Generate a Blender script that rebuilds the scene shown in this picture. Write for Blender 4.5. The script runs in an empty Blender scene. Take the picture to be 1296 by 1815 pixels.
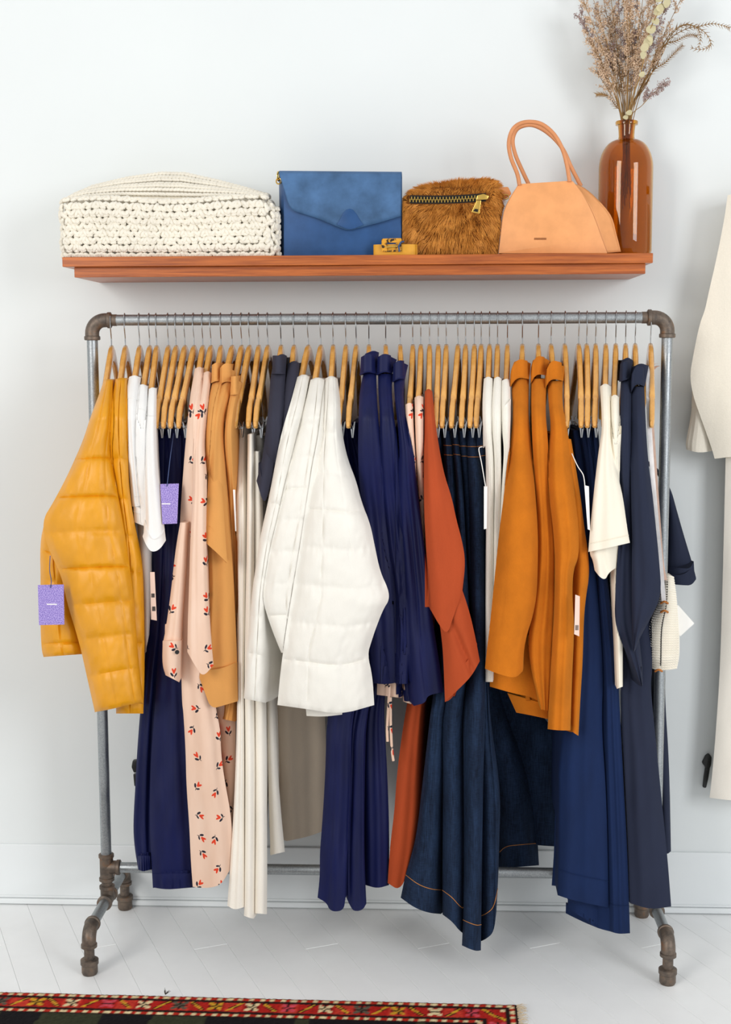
import bpy, bmesh, math, random
from mathutils import Vector, Matrix, noise
from mathutils.bvhtree import BVHTree
import numpy as np
random.seed(7)
scene = bpy.context.scene
col = scene.collection

# ------------------------------------------------------------------ camera, world, lights
FPX, YAW, PITCH, ROLL = 2400.0, -0.0446, 0.1165, -0.0038
CX, CZ, CD = 0.0998, 1.2672, 2.798
RAILZ, HALFW, FOOT, WALL = 1.3375, 0.59, 0.165, 0.19
_fw = Vector((math.sin(YAW)*math.cos(PITCH), math.cos(YAW)*math.cos(PITCH), -math.sin(PITCH)))
_rt = Vector((math.cos(YAW), -math.sin(YAW), 0)); _up = _rt.cross(_fw)
RT = math.cos(ROLL)*_rt + math.sin(ROLL)*_up
UP = -math.sin(ROLL)*_rt + math.cos(ROLL)*_up
CAM = Vector((CX, -CD, CZ))
cd = bpy.data.cameras.new('camera'); cam = bpy.data.objects.new('camera', cd); col.objects.link(cam)
cd.sensor_fit = 'VERTICAL'; cd.sensor_height = 36; cd.sensor_width = 36; cd.lens = FPX/1815*36
cam.matrix_world = Matrix(((RT.x, UP.x, -_fw.x, CAM.x), (RT.y, UP.y, -_fw.y, CAM.y), (RT.z, UP.z, -_fw.z, CAM.z), (0, 0, 0, 1)))
scene.camera = cam

def ray(px, py):
    return _fw + RT*((px-648)/FPX) + UP*((907.5-py)/FPX)
def un(px, py, Y):                       # where the sight line through a photo pixel meets the upright plane at depth Y
    d = ray(px, py); t = (Y-CAM.y)/d.y
    return CAM + d*t
def unz(px, py, z):                      # ... meets the level plane at height z
    d = ray(px, py); t = (z-CAM.z)/d.z
    return CAM + d*t

w = bpy.data.worlds.new('daylight'); scene.world = w; w.use_nodes = True
bg = w.node_tree.nodes['Background']; bg.inputs[0].default_value = (0.98, 0.99, 1.0, 1); bg.inputs[1].default_value = 0.86
def area(name, loc, target, sx, sy, power, color):
    l = bpy.data.lights.new(name, 'AREA'); l.shape = 'RECTANGLE'; l.size = sx; l.size_y = sy; l.energy = power; l.color = color
    o = bpy.data.objects.new(name, l); col.objects.link(o); o.location = loc
    o.rotation_euler = (Vector(target)-Vector(loc)).to_track_quat('-Z', 'Y').to_euler(); return o
area('window_left_offscreen', (-2.8, -4.2, 2.45), (0, 0, .6), 1.7, 2.2, 135, (1.0, .97, .92))
area('window_right_offscreen', (3.1, -3.6, 1.9), (0, 0, .5), 1.4, 2.0, 100, (.96, .98, 1.0))
vs = scene.view_settings; vs.view_transform = 'Standard'; vs.look = 'None'; vs.exposure = -0.36; vs.gamma = 1.0; vs.use_curve_mapping = False

# ------------------------------------------------------------------ helpers
def S(r, g, b):
    f = lambda c: (c/255/12.92) if c/255 <= .04045 else ((c/255+.055)/1.055)**2.4
    return (f(r), f(g), f(b), 1)
class N:
    def __init__(s, name):
        s.m = bpy.data.materials.new(name); s.m.use_nodes = True; s.t = s.m.node_tree
        s.b = s.t.nodes['Principled BSDF']; s.tc = s.t.nodes.new('ShaderNodeTexCoord')
    def n(s, typ, **kw):
        x = s.t.nodes.new(typ)
        for k, v in kw.items():
            if hasattr(x, k): setattr(x, k, v)
            else: x.inputs[k].default_value = v
        return x
    def l(s, a, b): s.t.links.new(a, b)
    def set(s, **kw):
        for k, v in kw.items(): s.b.inputs[k.replace('_', ' ')].default_value = v
        return s
    def map(s, scale=(1, 1, 1), rot=(0, 0, 0), src='Object'):
        m = s.n('ShaderNodeMapping'); s.l(s.tc.outputs[src], m.inputs[0]); m.inputs['Scale'].default_value = scale; m.inputs['Rotation'].default_value = rot
        return m.outputs[0]
    def noise(s, vec, scale, detail=4, rough=.55):
        x = s.n('ShaderNodeTexNoise'); s.l(vec, x.inputs['Vector']); x.inputs['Scale'].default_value = scale; x.inputs['Detail'].default_value = detail; x.inputs['Roughness'].default_value = rough
        return x.outputs[0]
    def ramp(s, fac, stops):
        r = s.n('ShaderNodeValToRGB'); s.l(fac, r.inputs[0]); e = r.color_ramp.elements
        while len(e) < len(stops): e.new(.5)
        for el, (p, c) in zip(e, stops): el.position = p; el.color = c
        return r.outputs[0]
    def mix(s, fac, a, b):
        m = s.n('ShaderNodeMix', data_type='RGBA')
        for i, v in ((0, fac), (6, a), (7, b)):
            if isinstance(v, (tuple, float, int)): m.inputs[i].default_value = v
            else: s.l(v, m.inputs[i])
        return m.outputs[2]
    def math(s, op, a, b=0.0):
        m = s.n('ShaderNodeMath', operation=op)
        for i, v in ((0, a), (1, b)):
            if isinstance(v, (float, int)): m.inputs[i].default_value = v
            else: s.l(v, m.inputs[i])
        return m.outputs[0]
    def bump(s, h, strength, dist=.002):
        b = s.n('ShaderNodeBump'); b.inputs['Strength'].default_value = strength; b.inputs['Distance'].default_value = dist
        s.l(h, b.inputs['Height']); s.l(b.outputs[0], s.b.inputs['Normal'])
def dark(c, k): return (c[0]*k, c[1]*k, c[2]*k, 1)
def cloth(name, c, rough=.88, var=.14, fine=900, bs=.25, sheen=.0, crease=.25, stretch=.35, spec=.25):
    m = N(name); v = m.map((1, 1, stretch)); big = m.noise(v, 22, 4)
    fi = m.noise(m.map((1, 1, 1)), fine, 2)
    cc = m.ramp(big, [(.3, dark(c, 1-var)), (.7, dark(c, 1+var*.5))])
    cc2 = m.mix(m.math('MULTIPLY', fi, .35), cc, dark(c, .72)); m.l(cc2, m.b.inputs['Base Color'])
    h = m.math('ADD', m.math('MULTIPLY', big, crease*4), m.math('MULTIPLY', fi, .25)); m.bump(h, bs, .003)
    m.set(Roughness=rough, Specular_IOR_Level=spec, Sheen_Weight=sheen, Sheen_Roughness=.4)
    if sheen: m.b.inputs['Sheen Tint'].default_value = (min(1, c[0]*6+.1), min(1, c[1]*6+.1), min(1, c[2]*6+.1), 1)
    return m.m
def plain(name, c, rough=.5, metal=0.0, var=.1, sc=60, bs=.05, **kw):
    m = N(name); nz = m.noise(m.map(), sc, 5)
    m.l(m.ramp(nz, [(.3, dark(c, 1-var)), (.7, dark(c, 1+var))]), m.b.inputs['Base Color'])
    m.set(Roughness=rough, Metallic=metal, **kw)
    if bs: m.bump(nz, bs, .002)
    return m.m

class MB:
    def __init__(s): s.v = []; s.f = []
    def add(s, v, f):
        o = len(s.v); s.v += [tuple(p) for p in v]; s.f += [tuple(i+o for i in q) for q in f]; return s
    def tube(s, pts, r, seg=10, cap=True, closed=False):
        pts = [Vector(p) for p in pts]; n = len(pts); rs = r if isinstance(r, (list, tuple)) else [r]*n
        V = []; F = []; nrm = None
        for i, p in enumerate(pts):
            if closed: t = pts[(i+1) % n]-pts[i-1]
            else: t = pts[min(i+1, n-1)]-pts[max(i-1, 0)]
            t = t.normalized() if t.length > 1e-9 else Vector((0, 0, 1))
            if nrm is None:
                nrm = t.orthogonal().normalized()
            nrm = (nrm-t*nrm.dot(t)); nrm = nrm.normalized() if nrm.length > 1e-6 else t.orthogonal().normalized()
            bi = t.cross(nrm)
            for k in range(seg):
                a = 2*math.pi*k/seg; V.append(p+(nrm*math.cos(a)+bi*math.sin(a))*rs[i])
        m = n if closed else n-1
        for i in range(m):
            for k in range(seg):
                a = i*seg+k; b = i*seg+(k+1) % seg; j = ((i+1) % n)*seg
                F.append((a, b, j+(k+1) % seg, j+k))
        if cap and not closed: F.append(tuple(range(seg))[::-1]); F.append(tuple((n-1)*seg+k for k in range(seg)))
        return s.add(V, F)
    def lathe(s, prof, c=(0, 0, 0), seg=48):
        V = []; F = []
        for r, z in prof:
            for k in range(seg):
                a = 2*math.pi*k/seg; V.append((c[0]+r*math.cos(a), c[1]+r*math.sin(a), c[2]+z))
        for i in range(len(prof)-1):
            for k in range(seg): F.append((i*seg+k, i*seg+(k+1) % seg, (i+1)*seg+(k+1) % seg, (i+1)*seg+k))
        if prof[0][0] > 1e-6: F.append(tuple(range(seg))[::-1])
        if prof[-1][0] > 1e-6: F.append(tuple((len(prof)-1)*seg+k for k in range(seg)))
        return s.add(V, F)
    def box(s, lo, hi, mat=None):
        V = [(x, y, z) for x in (lo[0], hi[0]) for y in (lo[1], hi[1]) for z in (lo[2], hi[2])]
        if mat: V = [mat @ Vector(p) for p in V]
        return s.add(V, [(0, 1, 3, 2), (4, 6, 7, 5), (0, 4, 5, 1), (2, 3, 7, 6), (0, 2, 6, 4), (1, 5, 7, 3)])
    def prism(s, poly, vec):              # a flat outline of 3D points given thickness along vec
        n = len(poly); vec = Vector(vec); V = [Vector(p) for p in poly]; V += [p+vec for p in V]
        F = [tuple(range(n))[::-1], tuple(range(n, 2*n))]+[(i, (i+1) % n, n+(i+1) % n, n+i) for i in range(n)]
        return s.add(V, F)
    def build(s, name, mat, parent=None, smooth=True, bevel=0, autos=None, bseg=2):
        off = parent_off(parent)
        me = bpy.data.meshes.new(name); me.from_pydata([(p[0]-off[0], p[1]-off[1], p[2]-off[2]) for p in s.v], [], s.f)
        bm = bmesh.new(); bm.from_mesh(me)
        if bevel: bmesh.ops.bevel(bm, geom=[e for e in bm.edges if e.is_manifold and e.calc_face_angle(0) > .5], offset=bevel, segments=bseg, profile=.5, affect='EDGES')
        bmesh.ops.recalc_face_normals(bm, faces=bm.faces)
        for f in bm.faces: f.smooth = smooth
        if smooth:
            for e in bm.edges:
                if e.is_manifold and e.calc_face_angle(0) > .75: e.smooth = False
        bm.to_mesh(me); bm.free()
        if mat: me.materials.append(mat)
        o = bpy.data.objects.new(name, me); col.objects.link(o)
        if parent: o.parent = parent
        return o
OFFS = {}
def parent_off(p):
    o = Vector((0, 0, 0))
    while p is not None:
        o += Vector(p.location); p = p.parent
    return o
def tag(o, label, cat, group=None):
    o['label'] = label; o['category'] = cat
    if group: o['group'] = group
    return o
def thing(name, label, cat, loc=(0, 0, 0), group=None):
    o = bpy.data.objects.new(name, None); col.objects.link(o); o.location = loc; o.empty_display_size = .02
    return tag(o, label, cat, group)
def struct(o): o['kind'] = 'structure'; return o
def spline(pts, n):
    P = [Vector(p) for p in pts]; out = []
    m = len(P)-1
    for i in range(n+1):
        t = i/n*m; k = min(int(t), m-1); t -= k
        p0 = P[max(k-1, 0)]; p1 = P[k]; p2 = P[k+1]; p3 = P[min(k+2, m)]
        out.append(.5*((2*p1)+(p2-p0)*t+(2*p0-5*p1+4*p2-p3)*t*t+(3*p1-p0-3*p2+p3)*t**3))
    return out
# ------------------------------------------------------------------ materials
def pipe_mat():
    m = N('galvanised_pipe'); v = m.map((1, 1, 1)); a = m.noise(v, 420, 4); b = m.noise(v, 14, 5)
    m.l(m.ramp(a, [(.3, S(142, 147, 150)), (.7, S(178, 182, 184))]), m.b.inputs['Base Color'])
    m.l(m.ramp(b, [(.35, (.32, .32, .32, 1)), (.65, (.55, .55, .55, 1))]), m.b.inputs['Roughness'])
    m.set(Metallic=.85); m.bump(a, .08, .001); return m.m
def iron_mat():
    m = N('rusty_iron'); v = m.map(); a = m.noise(v, 45, 6, .7); b = m.noise(v, 300, 3)
    m.l(m.ramp(a, [(.35, S(84, 76, 70)), (.56, S(116, 102, 90)), (.74, S(138, 92, 54))]), m.b.inputs['Base Color'])
    m.set(Metallic=.55, Roughness=.5); m.bump(b, .25, .001); return m.m
def wood_mat(name, c1, c2, sx=(2, 40, 40), rough=.4, coat=0.0):
    m = N(name); v = m.map(sx); a = m.noise(v, 3.0, 6, .6); b = m.noise(m.map((sx[0]*3, sx[1]*4, sx[2]*4)), 4, 3)
    f = m.math('ADD', m.math('MULTIPLY', a, .75), m.math('MULTIPLY', b, .25))
    m.l(m.ramp(f, [(.36, c1), (.62, c2)]), m.b.inputs['Base Color']); m.set(Roughness=rough, Coat_Weight=coat, Coat_Roughness=.15); m.bump(a, .05, .001); return m.m
M = {}
M['pipe'] = pipe_mat(); M['iron'] = iron_mat()
M['shelf'] = wood_mat('shelf_wood', S(136, 62, 14), S(190, 102, 36), (2.2, 30, 60), .38, .15)
M['hanger'] = wood_mat('hanger_wood', S(202, 142, 64), S(224, 168, 90), (14, 6, 10), .25, .8)
M['chrome'] = plain('chrome', S(196, 198, 200), .16, 1.0, .04, bs=0)
M['wall'] = plain('wall_paint', S(223, 227, 227), .75, 0, .012, 3, .02)
M['trim'] = plain('trim_paint', S(226, 230, 231), .5, 0, .012, 3, .02)
M['plank'] = plain('white_floor_paint', S(243, 244, 244), .42, 0, .03, 7, .03)
M['knit'] = cloth('cream_wool', S(240, 233, 218), .95, .08, 500, .4, .15)
M['blue_leather'] = None
def leather(name, c, var=.2, sc=14, rough=.55, mott=.5):
    m = N(name); a = m.noise(m.map(), sc, 5, .6); b = m.noise(m.map(), 500, 3)
    m.l(m.ramp(a, [(.32, dark(c, 1-var)), (.68, (min(1, c[0]*(1+var)+.012*mott), min(1, c[1]*(1+var)+.014*mott), min(1, c[2]*(1+var)+.02*mott), 1))]), m.b.inputs['Base Color'])
    m.set(Roughness=rough, Specular_IOR_Level=.35); m.bump(b, .12, .0008); return m.m
M['blue_leather'] = leather('blue_waxed_leather', S(58, 94, 134), .28, 16, .6, 1.0)
M['blue_edge'] = leather('dark_blue_leather', S(28, 72, 122), .15, 16, .5)
M['tan_leather'] = leather('natural_tan_leather', S(226, 156, 98), .08, 22, .5, .3)
M['tan_edge'] = leather('tan_leather_edge', S(208, 138, 90), .08, 30, .55, .3)
M['gold'] = plain('polished_brass', S(226, 186, 96), .22, 1.0, .05, bs=0)
M['steel'] = plain('dull_steel', S(150, 148, 140), .3, 1.0, .05, bs=0)
M['black'] = plain('black_plastic', S(18, 20, 20), .4, 0, .1)
M['dark_void'] = plain('dark_tape', S(22, 20, 18), .9, 0, .1)
M['fur_base'] = cloth('fur_backing', S(120, 70, 22), .95)
M['yellow_leather'] = leather('yellow_belt_leather', S(214, 152, 34), .1, 30)
def amber():
    m = N('amber_glass'); m.set(Base_Color=S(222, 158, 52), Roughness=.03, Transmission_Weight=1.0, IOR=1.45, Specular_IOR_Level=.5); return m.m
M['amber'] = amber()
def tortoise():
    m = N('tortoiseshell'); a = m.noise(m.map(), 90, 3)
    m.l(m.ramp(a, [(.46, S(40, 26, 14)), (.54, S(214, 150, 40))]), m.b.inputs['Base Color']); m.set(Roughness=.18); return m.m
M['tortoise'] = tortoise()
M['stem'] = plain('dry_stem', S(150, 116, 68), .85, 0, .15, 60, .1)
M['blossom'] = plain('dry_blossom', S(212, 184, 156), .95, 0, .22, 60, 0)
M['blossom2'] = plain('dry_lilac_blossom', S(168, 146, 142), .95, 0, .2, 60, 0)
M['euca'] = plain('dry_eucalyptus', S(196, 186, 148), .8, 0, .12, 40, .1)
M['thorn'] = plain('dry_fern', S(140, 106, 62), .85, 0, .15, 60, 0)
M['yellow'] = cloth('mustard_nylon', S(228, 156, 18), .36, .12, 1200, .35, 0, .5, .6, .5)
M['tee_white'] = cloth('white_jersey', S(240, 239, 237), .9, .05, 900, .2)
M['velvet'] = cloth('navy_velvet', S(13, 21, 70), .55, .35, 900, .3, .22, .35, .25)
M['tan_cotton'] = cloth('tan_cotton', S(218, 154, 84), .8, .08, 900, .2)
M['cream_canvas'] = cloth('cream_canvas', S(248, 241, 229), .9, .06, 700, .3)
M['beige_canvas'] = cloth('beige_canvas', S(214, 198, 178), .9, .06, 700, .3)
M['charcoal'] = cloth('charcoal_cotton', S(54, 54, 68), .85, .1, 900, .2)
M['white_quilt'] = cloth('ivory_nylon', S(238, 234, 225), .55, .03, 1200, .35, 0, .5, .6, .4)
M['rust'] = cloth('rust_linen', S(178, 74, 36), .88, .1, 700, .3)
M['rib'] = cloth('white_rib_knit', S(244, 240, 230), .92, .05, 500, .3)
M['ochre'] = cloth('ochre_wool', S(200, 112, 22), .95, .16, 420, .5, .15, .2, .8)
M['skirt'] = cloth('navy_cotton', S(15, 36, 76), .85, .18, 900, .25)
M['cream_tee'] = cloth('cream_jersey', S(244, 236, 218), .9, .05, 900, .2)
M['coat'] = cloth('midnight_cotton', S(36, 42, 62), .85, .1, 900, .2)
M['sweater'] = cloth('oatmeal_knit', S(238, 230, 214), .95, .05, 300, .5)
M['woven'] = cloth('woven_cord', S(250, 243, 228), .9, .06, 700, .3)
M['brown_thread'] = plain('brown_stitching', S(176, 106, 40), .8)
M['pink_strap'] = plain('blush_strap', S(226, 190, 170), .7)
M['white_strap'] = plain('white_strap', S(232, 228, 226), .7)
M['orange_thread'] = plain('orange_thread', S(190, 124, 60), .8)
M['paper'] = plain('white_card', S(240, 238, 234), .8, 0, .02, 20, 0)
M['pink_paper'] = plain('pink_card', S(232, 204, 190), .8, 0, .02, 20, 0)
M['blue_cord'] = plain('blue_cord', S(62, 78, 120), .8)
M['ink'] = plain('black_ink', S(30, 28, 30), .8, bs=0)
M['stamp'] = plain('brown_stamp', S(150, 92, 48), .8, bs=0)
def purple():
    m = N('purple_speckled_card'); a = m.noise(m.map(), 620, 2)
    m.l(m.ramp(a, [(.42, S(112, 92, 176)), (.6, S(190, 172, 226))]), m.b.inputs['Base Color']); m.set(Roughness=.8); return m.m
M['purple'] = purple()
def denim(name, c1, c2):
    m = N(name); v = m.map((1, 1, .05)); a = m.noise(v, 700, 3); b = m.noise(m.map((1, 1, .3)), 40, 4); c = m.noise(m.map((.1, .1, 1)), 900, 2)
    f = m.math('ADD', m.math('ADD', m.math('MULTIPLY', a, .4), m.math('MULTIPLY', b, .35)), m.math('MULTIPLY', c, .25))
    m.l(m.ramp(f, [(.36, c1), (.68, c2)]), m.b.inputs['Base Color']); m.set(Roughness=.9, Specular_IOR_Level=.2); m.bump(a, .3, .001); return m.m
M['denim'] = denim('indigo_denim', S(8, 16, 32), S(38, 58, 88))
def floral():
    m = N('blush_floral_print'); sx = m.n('ShaderNodeSeparateXYZ'); m.l(m.tc.outputs['Object'], sx.inputs[0])
    X = m.math('ADD', sx.outputs[0], m.math('MULTIPLY', sx.outputs[1], .22)); cb = m.n('ShaderNodeCombineXYZ')
    m.l(m.math('MULTIPLY', X, 22.0), cb.inputs[0]); m.l(m.math('MULTIPLY', sx.outputs[2], 19.0), cb.inputs[1])
    vo = m.n('ShaderNodeTexVoronoi', voronoi_dimensions='2D'); m.l(cb.outputs[0], vo.inputs['Vector']); vo.inputs['Scale'].default_value = 1.0; vo.inputs['Randomness'].default_value = .7
    d = m.n('ShaderNodeVectorMath', operation='SUBTRACT'); m.l(cb.outputs[0], d.inputs[0]); m.l(vo.outputs['Position'], d.inputs[1])
    sc = m.n('ShaderNodeSeparateColor'); m.l(vo.outputs['Color'], sc.inputs[0])
    vr = m.n('ShaderNodeVectorRotate'); m.l(d.outputs[0], vr.inputs['Vector']); m.l(m.math('MULTIPLY', m.math('SUBTRACT', sc.outputs[0], .5), 6.0), vr.inputs['Angle'])
    def ell(cx, cy, rx, ry, rot):
        mp = m.n('ShaderNodeMapping', vector_type='TEXTURE'); m.l(vr.outputs[0], mp.inputs[0]); mp.inputs['Location'].default_value = (cx, cy, 0); mp.inputs['Rotation'].default_value = (0, 0, rot); mp.inputs['Scale'].default_value = (rx, ry, 1)
        ln = m.n('ShaderNodeVectorMath', operation='LENGTH'); m.l(mp.outputs[0], ln.inputs[0]); return m.math('LESS_THAN', ln.outputs['Value'], 1.0)
    red = m.math('MAXIMUM', m.math('MAXIMUM', ell(-.035, -.05, .042, .10, .45), ell(.045, -.05, .042, .10, -.45)), ell(0, -.10, .055, .07, 0))
    blk = m.math('MAXIMUM', m.math('MAXIMUM', ell(-.09, -.20, .045, .095, .75), ell(.085, -.22, .035, .08, -.7)), ell(0.02, -.29, .014, .075, 0.3))
    base = m.ramp(m.noise(m.map((1, 1, .3)), 20, 3), [(.3, S(226, 190, 166)), (.7, S(236, 205, 184))])
    m.l(m.mix(red, m.mix(blk, base, S(30, 28, 44)), S(220, 62, 30)), m.b.inputs['Base Color']); m.set(Roughness=.65, Specular_IOR_Level=.3)
    m.bump(m.noise(m.map((1, 1, .25)), 30, 3), .25, .004); return m.m
M['floral'] = floral()

# ------------------------------------------------------------------ the room
floor_o = struct(MB().box((-3.2, -4.6, -.05), (3.2, WALL+.02, -.012)).build('floor', M['plank'], None, False))
pl = MB().box((-.0369, -.6, -.012), (.0369, .6, 0)).build('plank', M['plank'], floor_o, False, .0006)
ang = math.radians(-24.5); plme = pl.data; first = True
ca, sa = math.cos(ang), math.sin(ang)
cnt = 0
for i in range(-52, 53):
    for j in range(-5, 5):
        lx = i*.0742; ly = j*1.202+(.37*i % 1.2)
        x = lx*ca+ly*sa+.3; y = -lx*sa+ly*ca-1.3           # boards run aslant to the wall
        # keep the boards on the part of the floor around the rack and clear of the wall
        far = y+.6*ca+.04*abs(sa)
        if abs(x) > 1.75 or y < -2.0 or y-.6*ca-.04*abs(sa) > WALL-.03: continue
        if first: o = pl; first = False
        else: o = pl.copy(); col.objects.link(o); o.parent = floor_o
        o.location = (x, y, 0); o.rotation_euler = (0, 0, -ang); cnt += 1
        if far > WALL: pass
wb = struct(MB().box((-3.2, WALL, -.05), (3.2, WALL+.1, 3.0)).build('wall_back', M['wall'], None, False))
zb = un(700, 1500, WALL).z
bb = MB().box((-3.2, WALL-.006, 0.0), (3.2, WALL+.004, zb-.004)).build('baseboard_back', M['trim'], None, False, .002); struct(bb)
MB().box((-3.2, WALL-.009, .016), (3.2, WALL-.003, .021)).build('bead', M['trim'], bb, False, .001)
MB().box((-3.2, WALL-.014, 0.002), (3.2, WALL-.004, .015)).build('shoe_moulding', M['trim'], bb, False, .003)

# ------------------------------------------------------------------ pipe clothes rack
PR = .0113
rack = thing('clothes_rack', 'grey steel pipe clothes rack with rusty iron fittings against white wall', 'clothes rack', (0, 0, 0))
def pipe(name, a, b, r=PR, mat='pipe', par=rack): return MB().tube([a, b], r, 24).build(name, M[mat], par)
def collar(mb, c, d, r=.0165, w=.009):
    c = Vector(c); d = Vector(d).normalized()
    mb.tube([c-d*w/2, c-d*w*.35, c+d*w*.35, c+d*w/2], [r*.88, r, r, r*.88], 24)
def elbow(c, d1, d2, R=.027, r=.0145):    # bent fitting joining directions d1 and d2 out of corner c
    c = Vector(c); d1 = Vector(d1); d2 = Vector(d2); mb = MB(); pts = [c+d1*R*1.3]
    for i in range(11):
        a = math.pi/2*i/10; pts.append(c+d1*R*(1-math.sin(a))+d2*R*(1-math.cos(a)))
    pts.append(c+d2*R*1.3); mb.tube(pts, r, 24); collar(mb, c+d1*R*1.35, d1); collar(mb, c+d2*R*1.35, d2)
    return mb.build('elbow_fitting', M['iron'], rack)
def tee(c, ax, br, L=.026):
    c = Vector(c); ax = Vector(ax); mb = MB(); mb.tube([c-ax*L, c+ax*L], .0145, 24); collar(mb, c-ax*L, ax); collar(mb, c+ax*L, ax)
    for d in br: d = Vector(d); mb.tube([c, c+d*L], .0145, 24); collar(mb, c+d*L, d)
    return mb.build('tee_fitting', M['iron'], rack)
Z1 = un(190, 1537, 0).z; Z2 = un(190, 1592, 0).z
pipe('rail', (-HALFW+.03, 0, RAILZ), (HALFW-.03, 0, RAILZ))
pipe('cross_rail', (-HALFW+.02, 0, Z1), (HALFW-.02, 0, Z1))
for s in (-1, 1):
    x = s*HALFW
    elbow((x, 0, RAILZ), (-s, 0, 0), (0, 0, -1)); pipe('post', (x, 0, Z1+.02), (x, 0, RAILZ-.03))
    pipe('nipple', (x-s*.034, 0, RAILZ), (x-s*.052, 0, RAILZ), PR*1.06, 'iron')
    tee((x, 0, Z1), (0, 0, 1), [(-s, 0, 0)]); pipe('nipple', (x, 0, Z2+.02), (x, 0, Z1-.02), PR*1.02, 'iron')
    tee((x, 0, Z2), (0, 1, 0), [(0, 0, 1)])
    for q in (-1, 1):
        yq = q*FOOT; pipe('leg', (x, q*.02, Z2), (x, yq-q*.02, Z2)); elbow((x, yq, Z2), (0, -q, 0), (0, 0, -1), .024)
        mb = MB(); mb.tube([(x, yq, Z2-.03), (x, yq, .01)], PR*.95, 20); mb.lathe([(.0005, 0), (.0145, 0), (.0165, .004), (.0165, .02), (.0185, .022), (.0185, .031), (.0155, .033), (.001, .033)], (x, yq, 0), 24)
        mb.build('foot', M['iron'], rack)

# ------------------------------------------------------------------ wall shelf
YS = WALL-.225                                  # front edge of the shelf
pl_, pr_ = un(110, 455, YS), un(1158, 449, YS); ZS = (pl_.z+pr_.z)/2
sh = thing('wall_shelf', 'reddish brown wooden wall shelf above the clothes rack', 'shelf', ((pl_.x+pr_.x)/2, WALL-.1, ZS-.04))
MB().box((pl_.x, YS, ZS-.0195), (pr_.x, WALL, ZS)).build('top_board', M['shelf'], sh, False, .0012)
MB().box((pl_.x+.02, YS+.016, ZS-.040), (pr_.x-.012, WALL, ZS-.0195)).build('lower_board', M['shelf'], sh, False, .0012)

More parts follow.
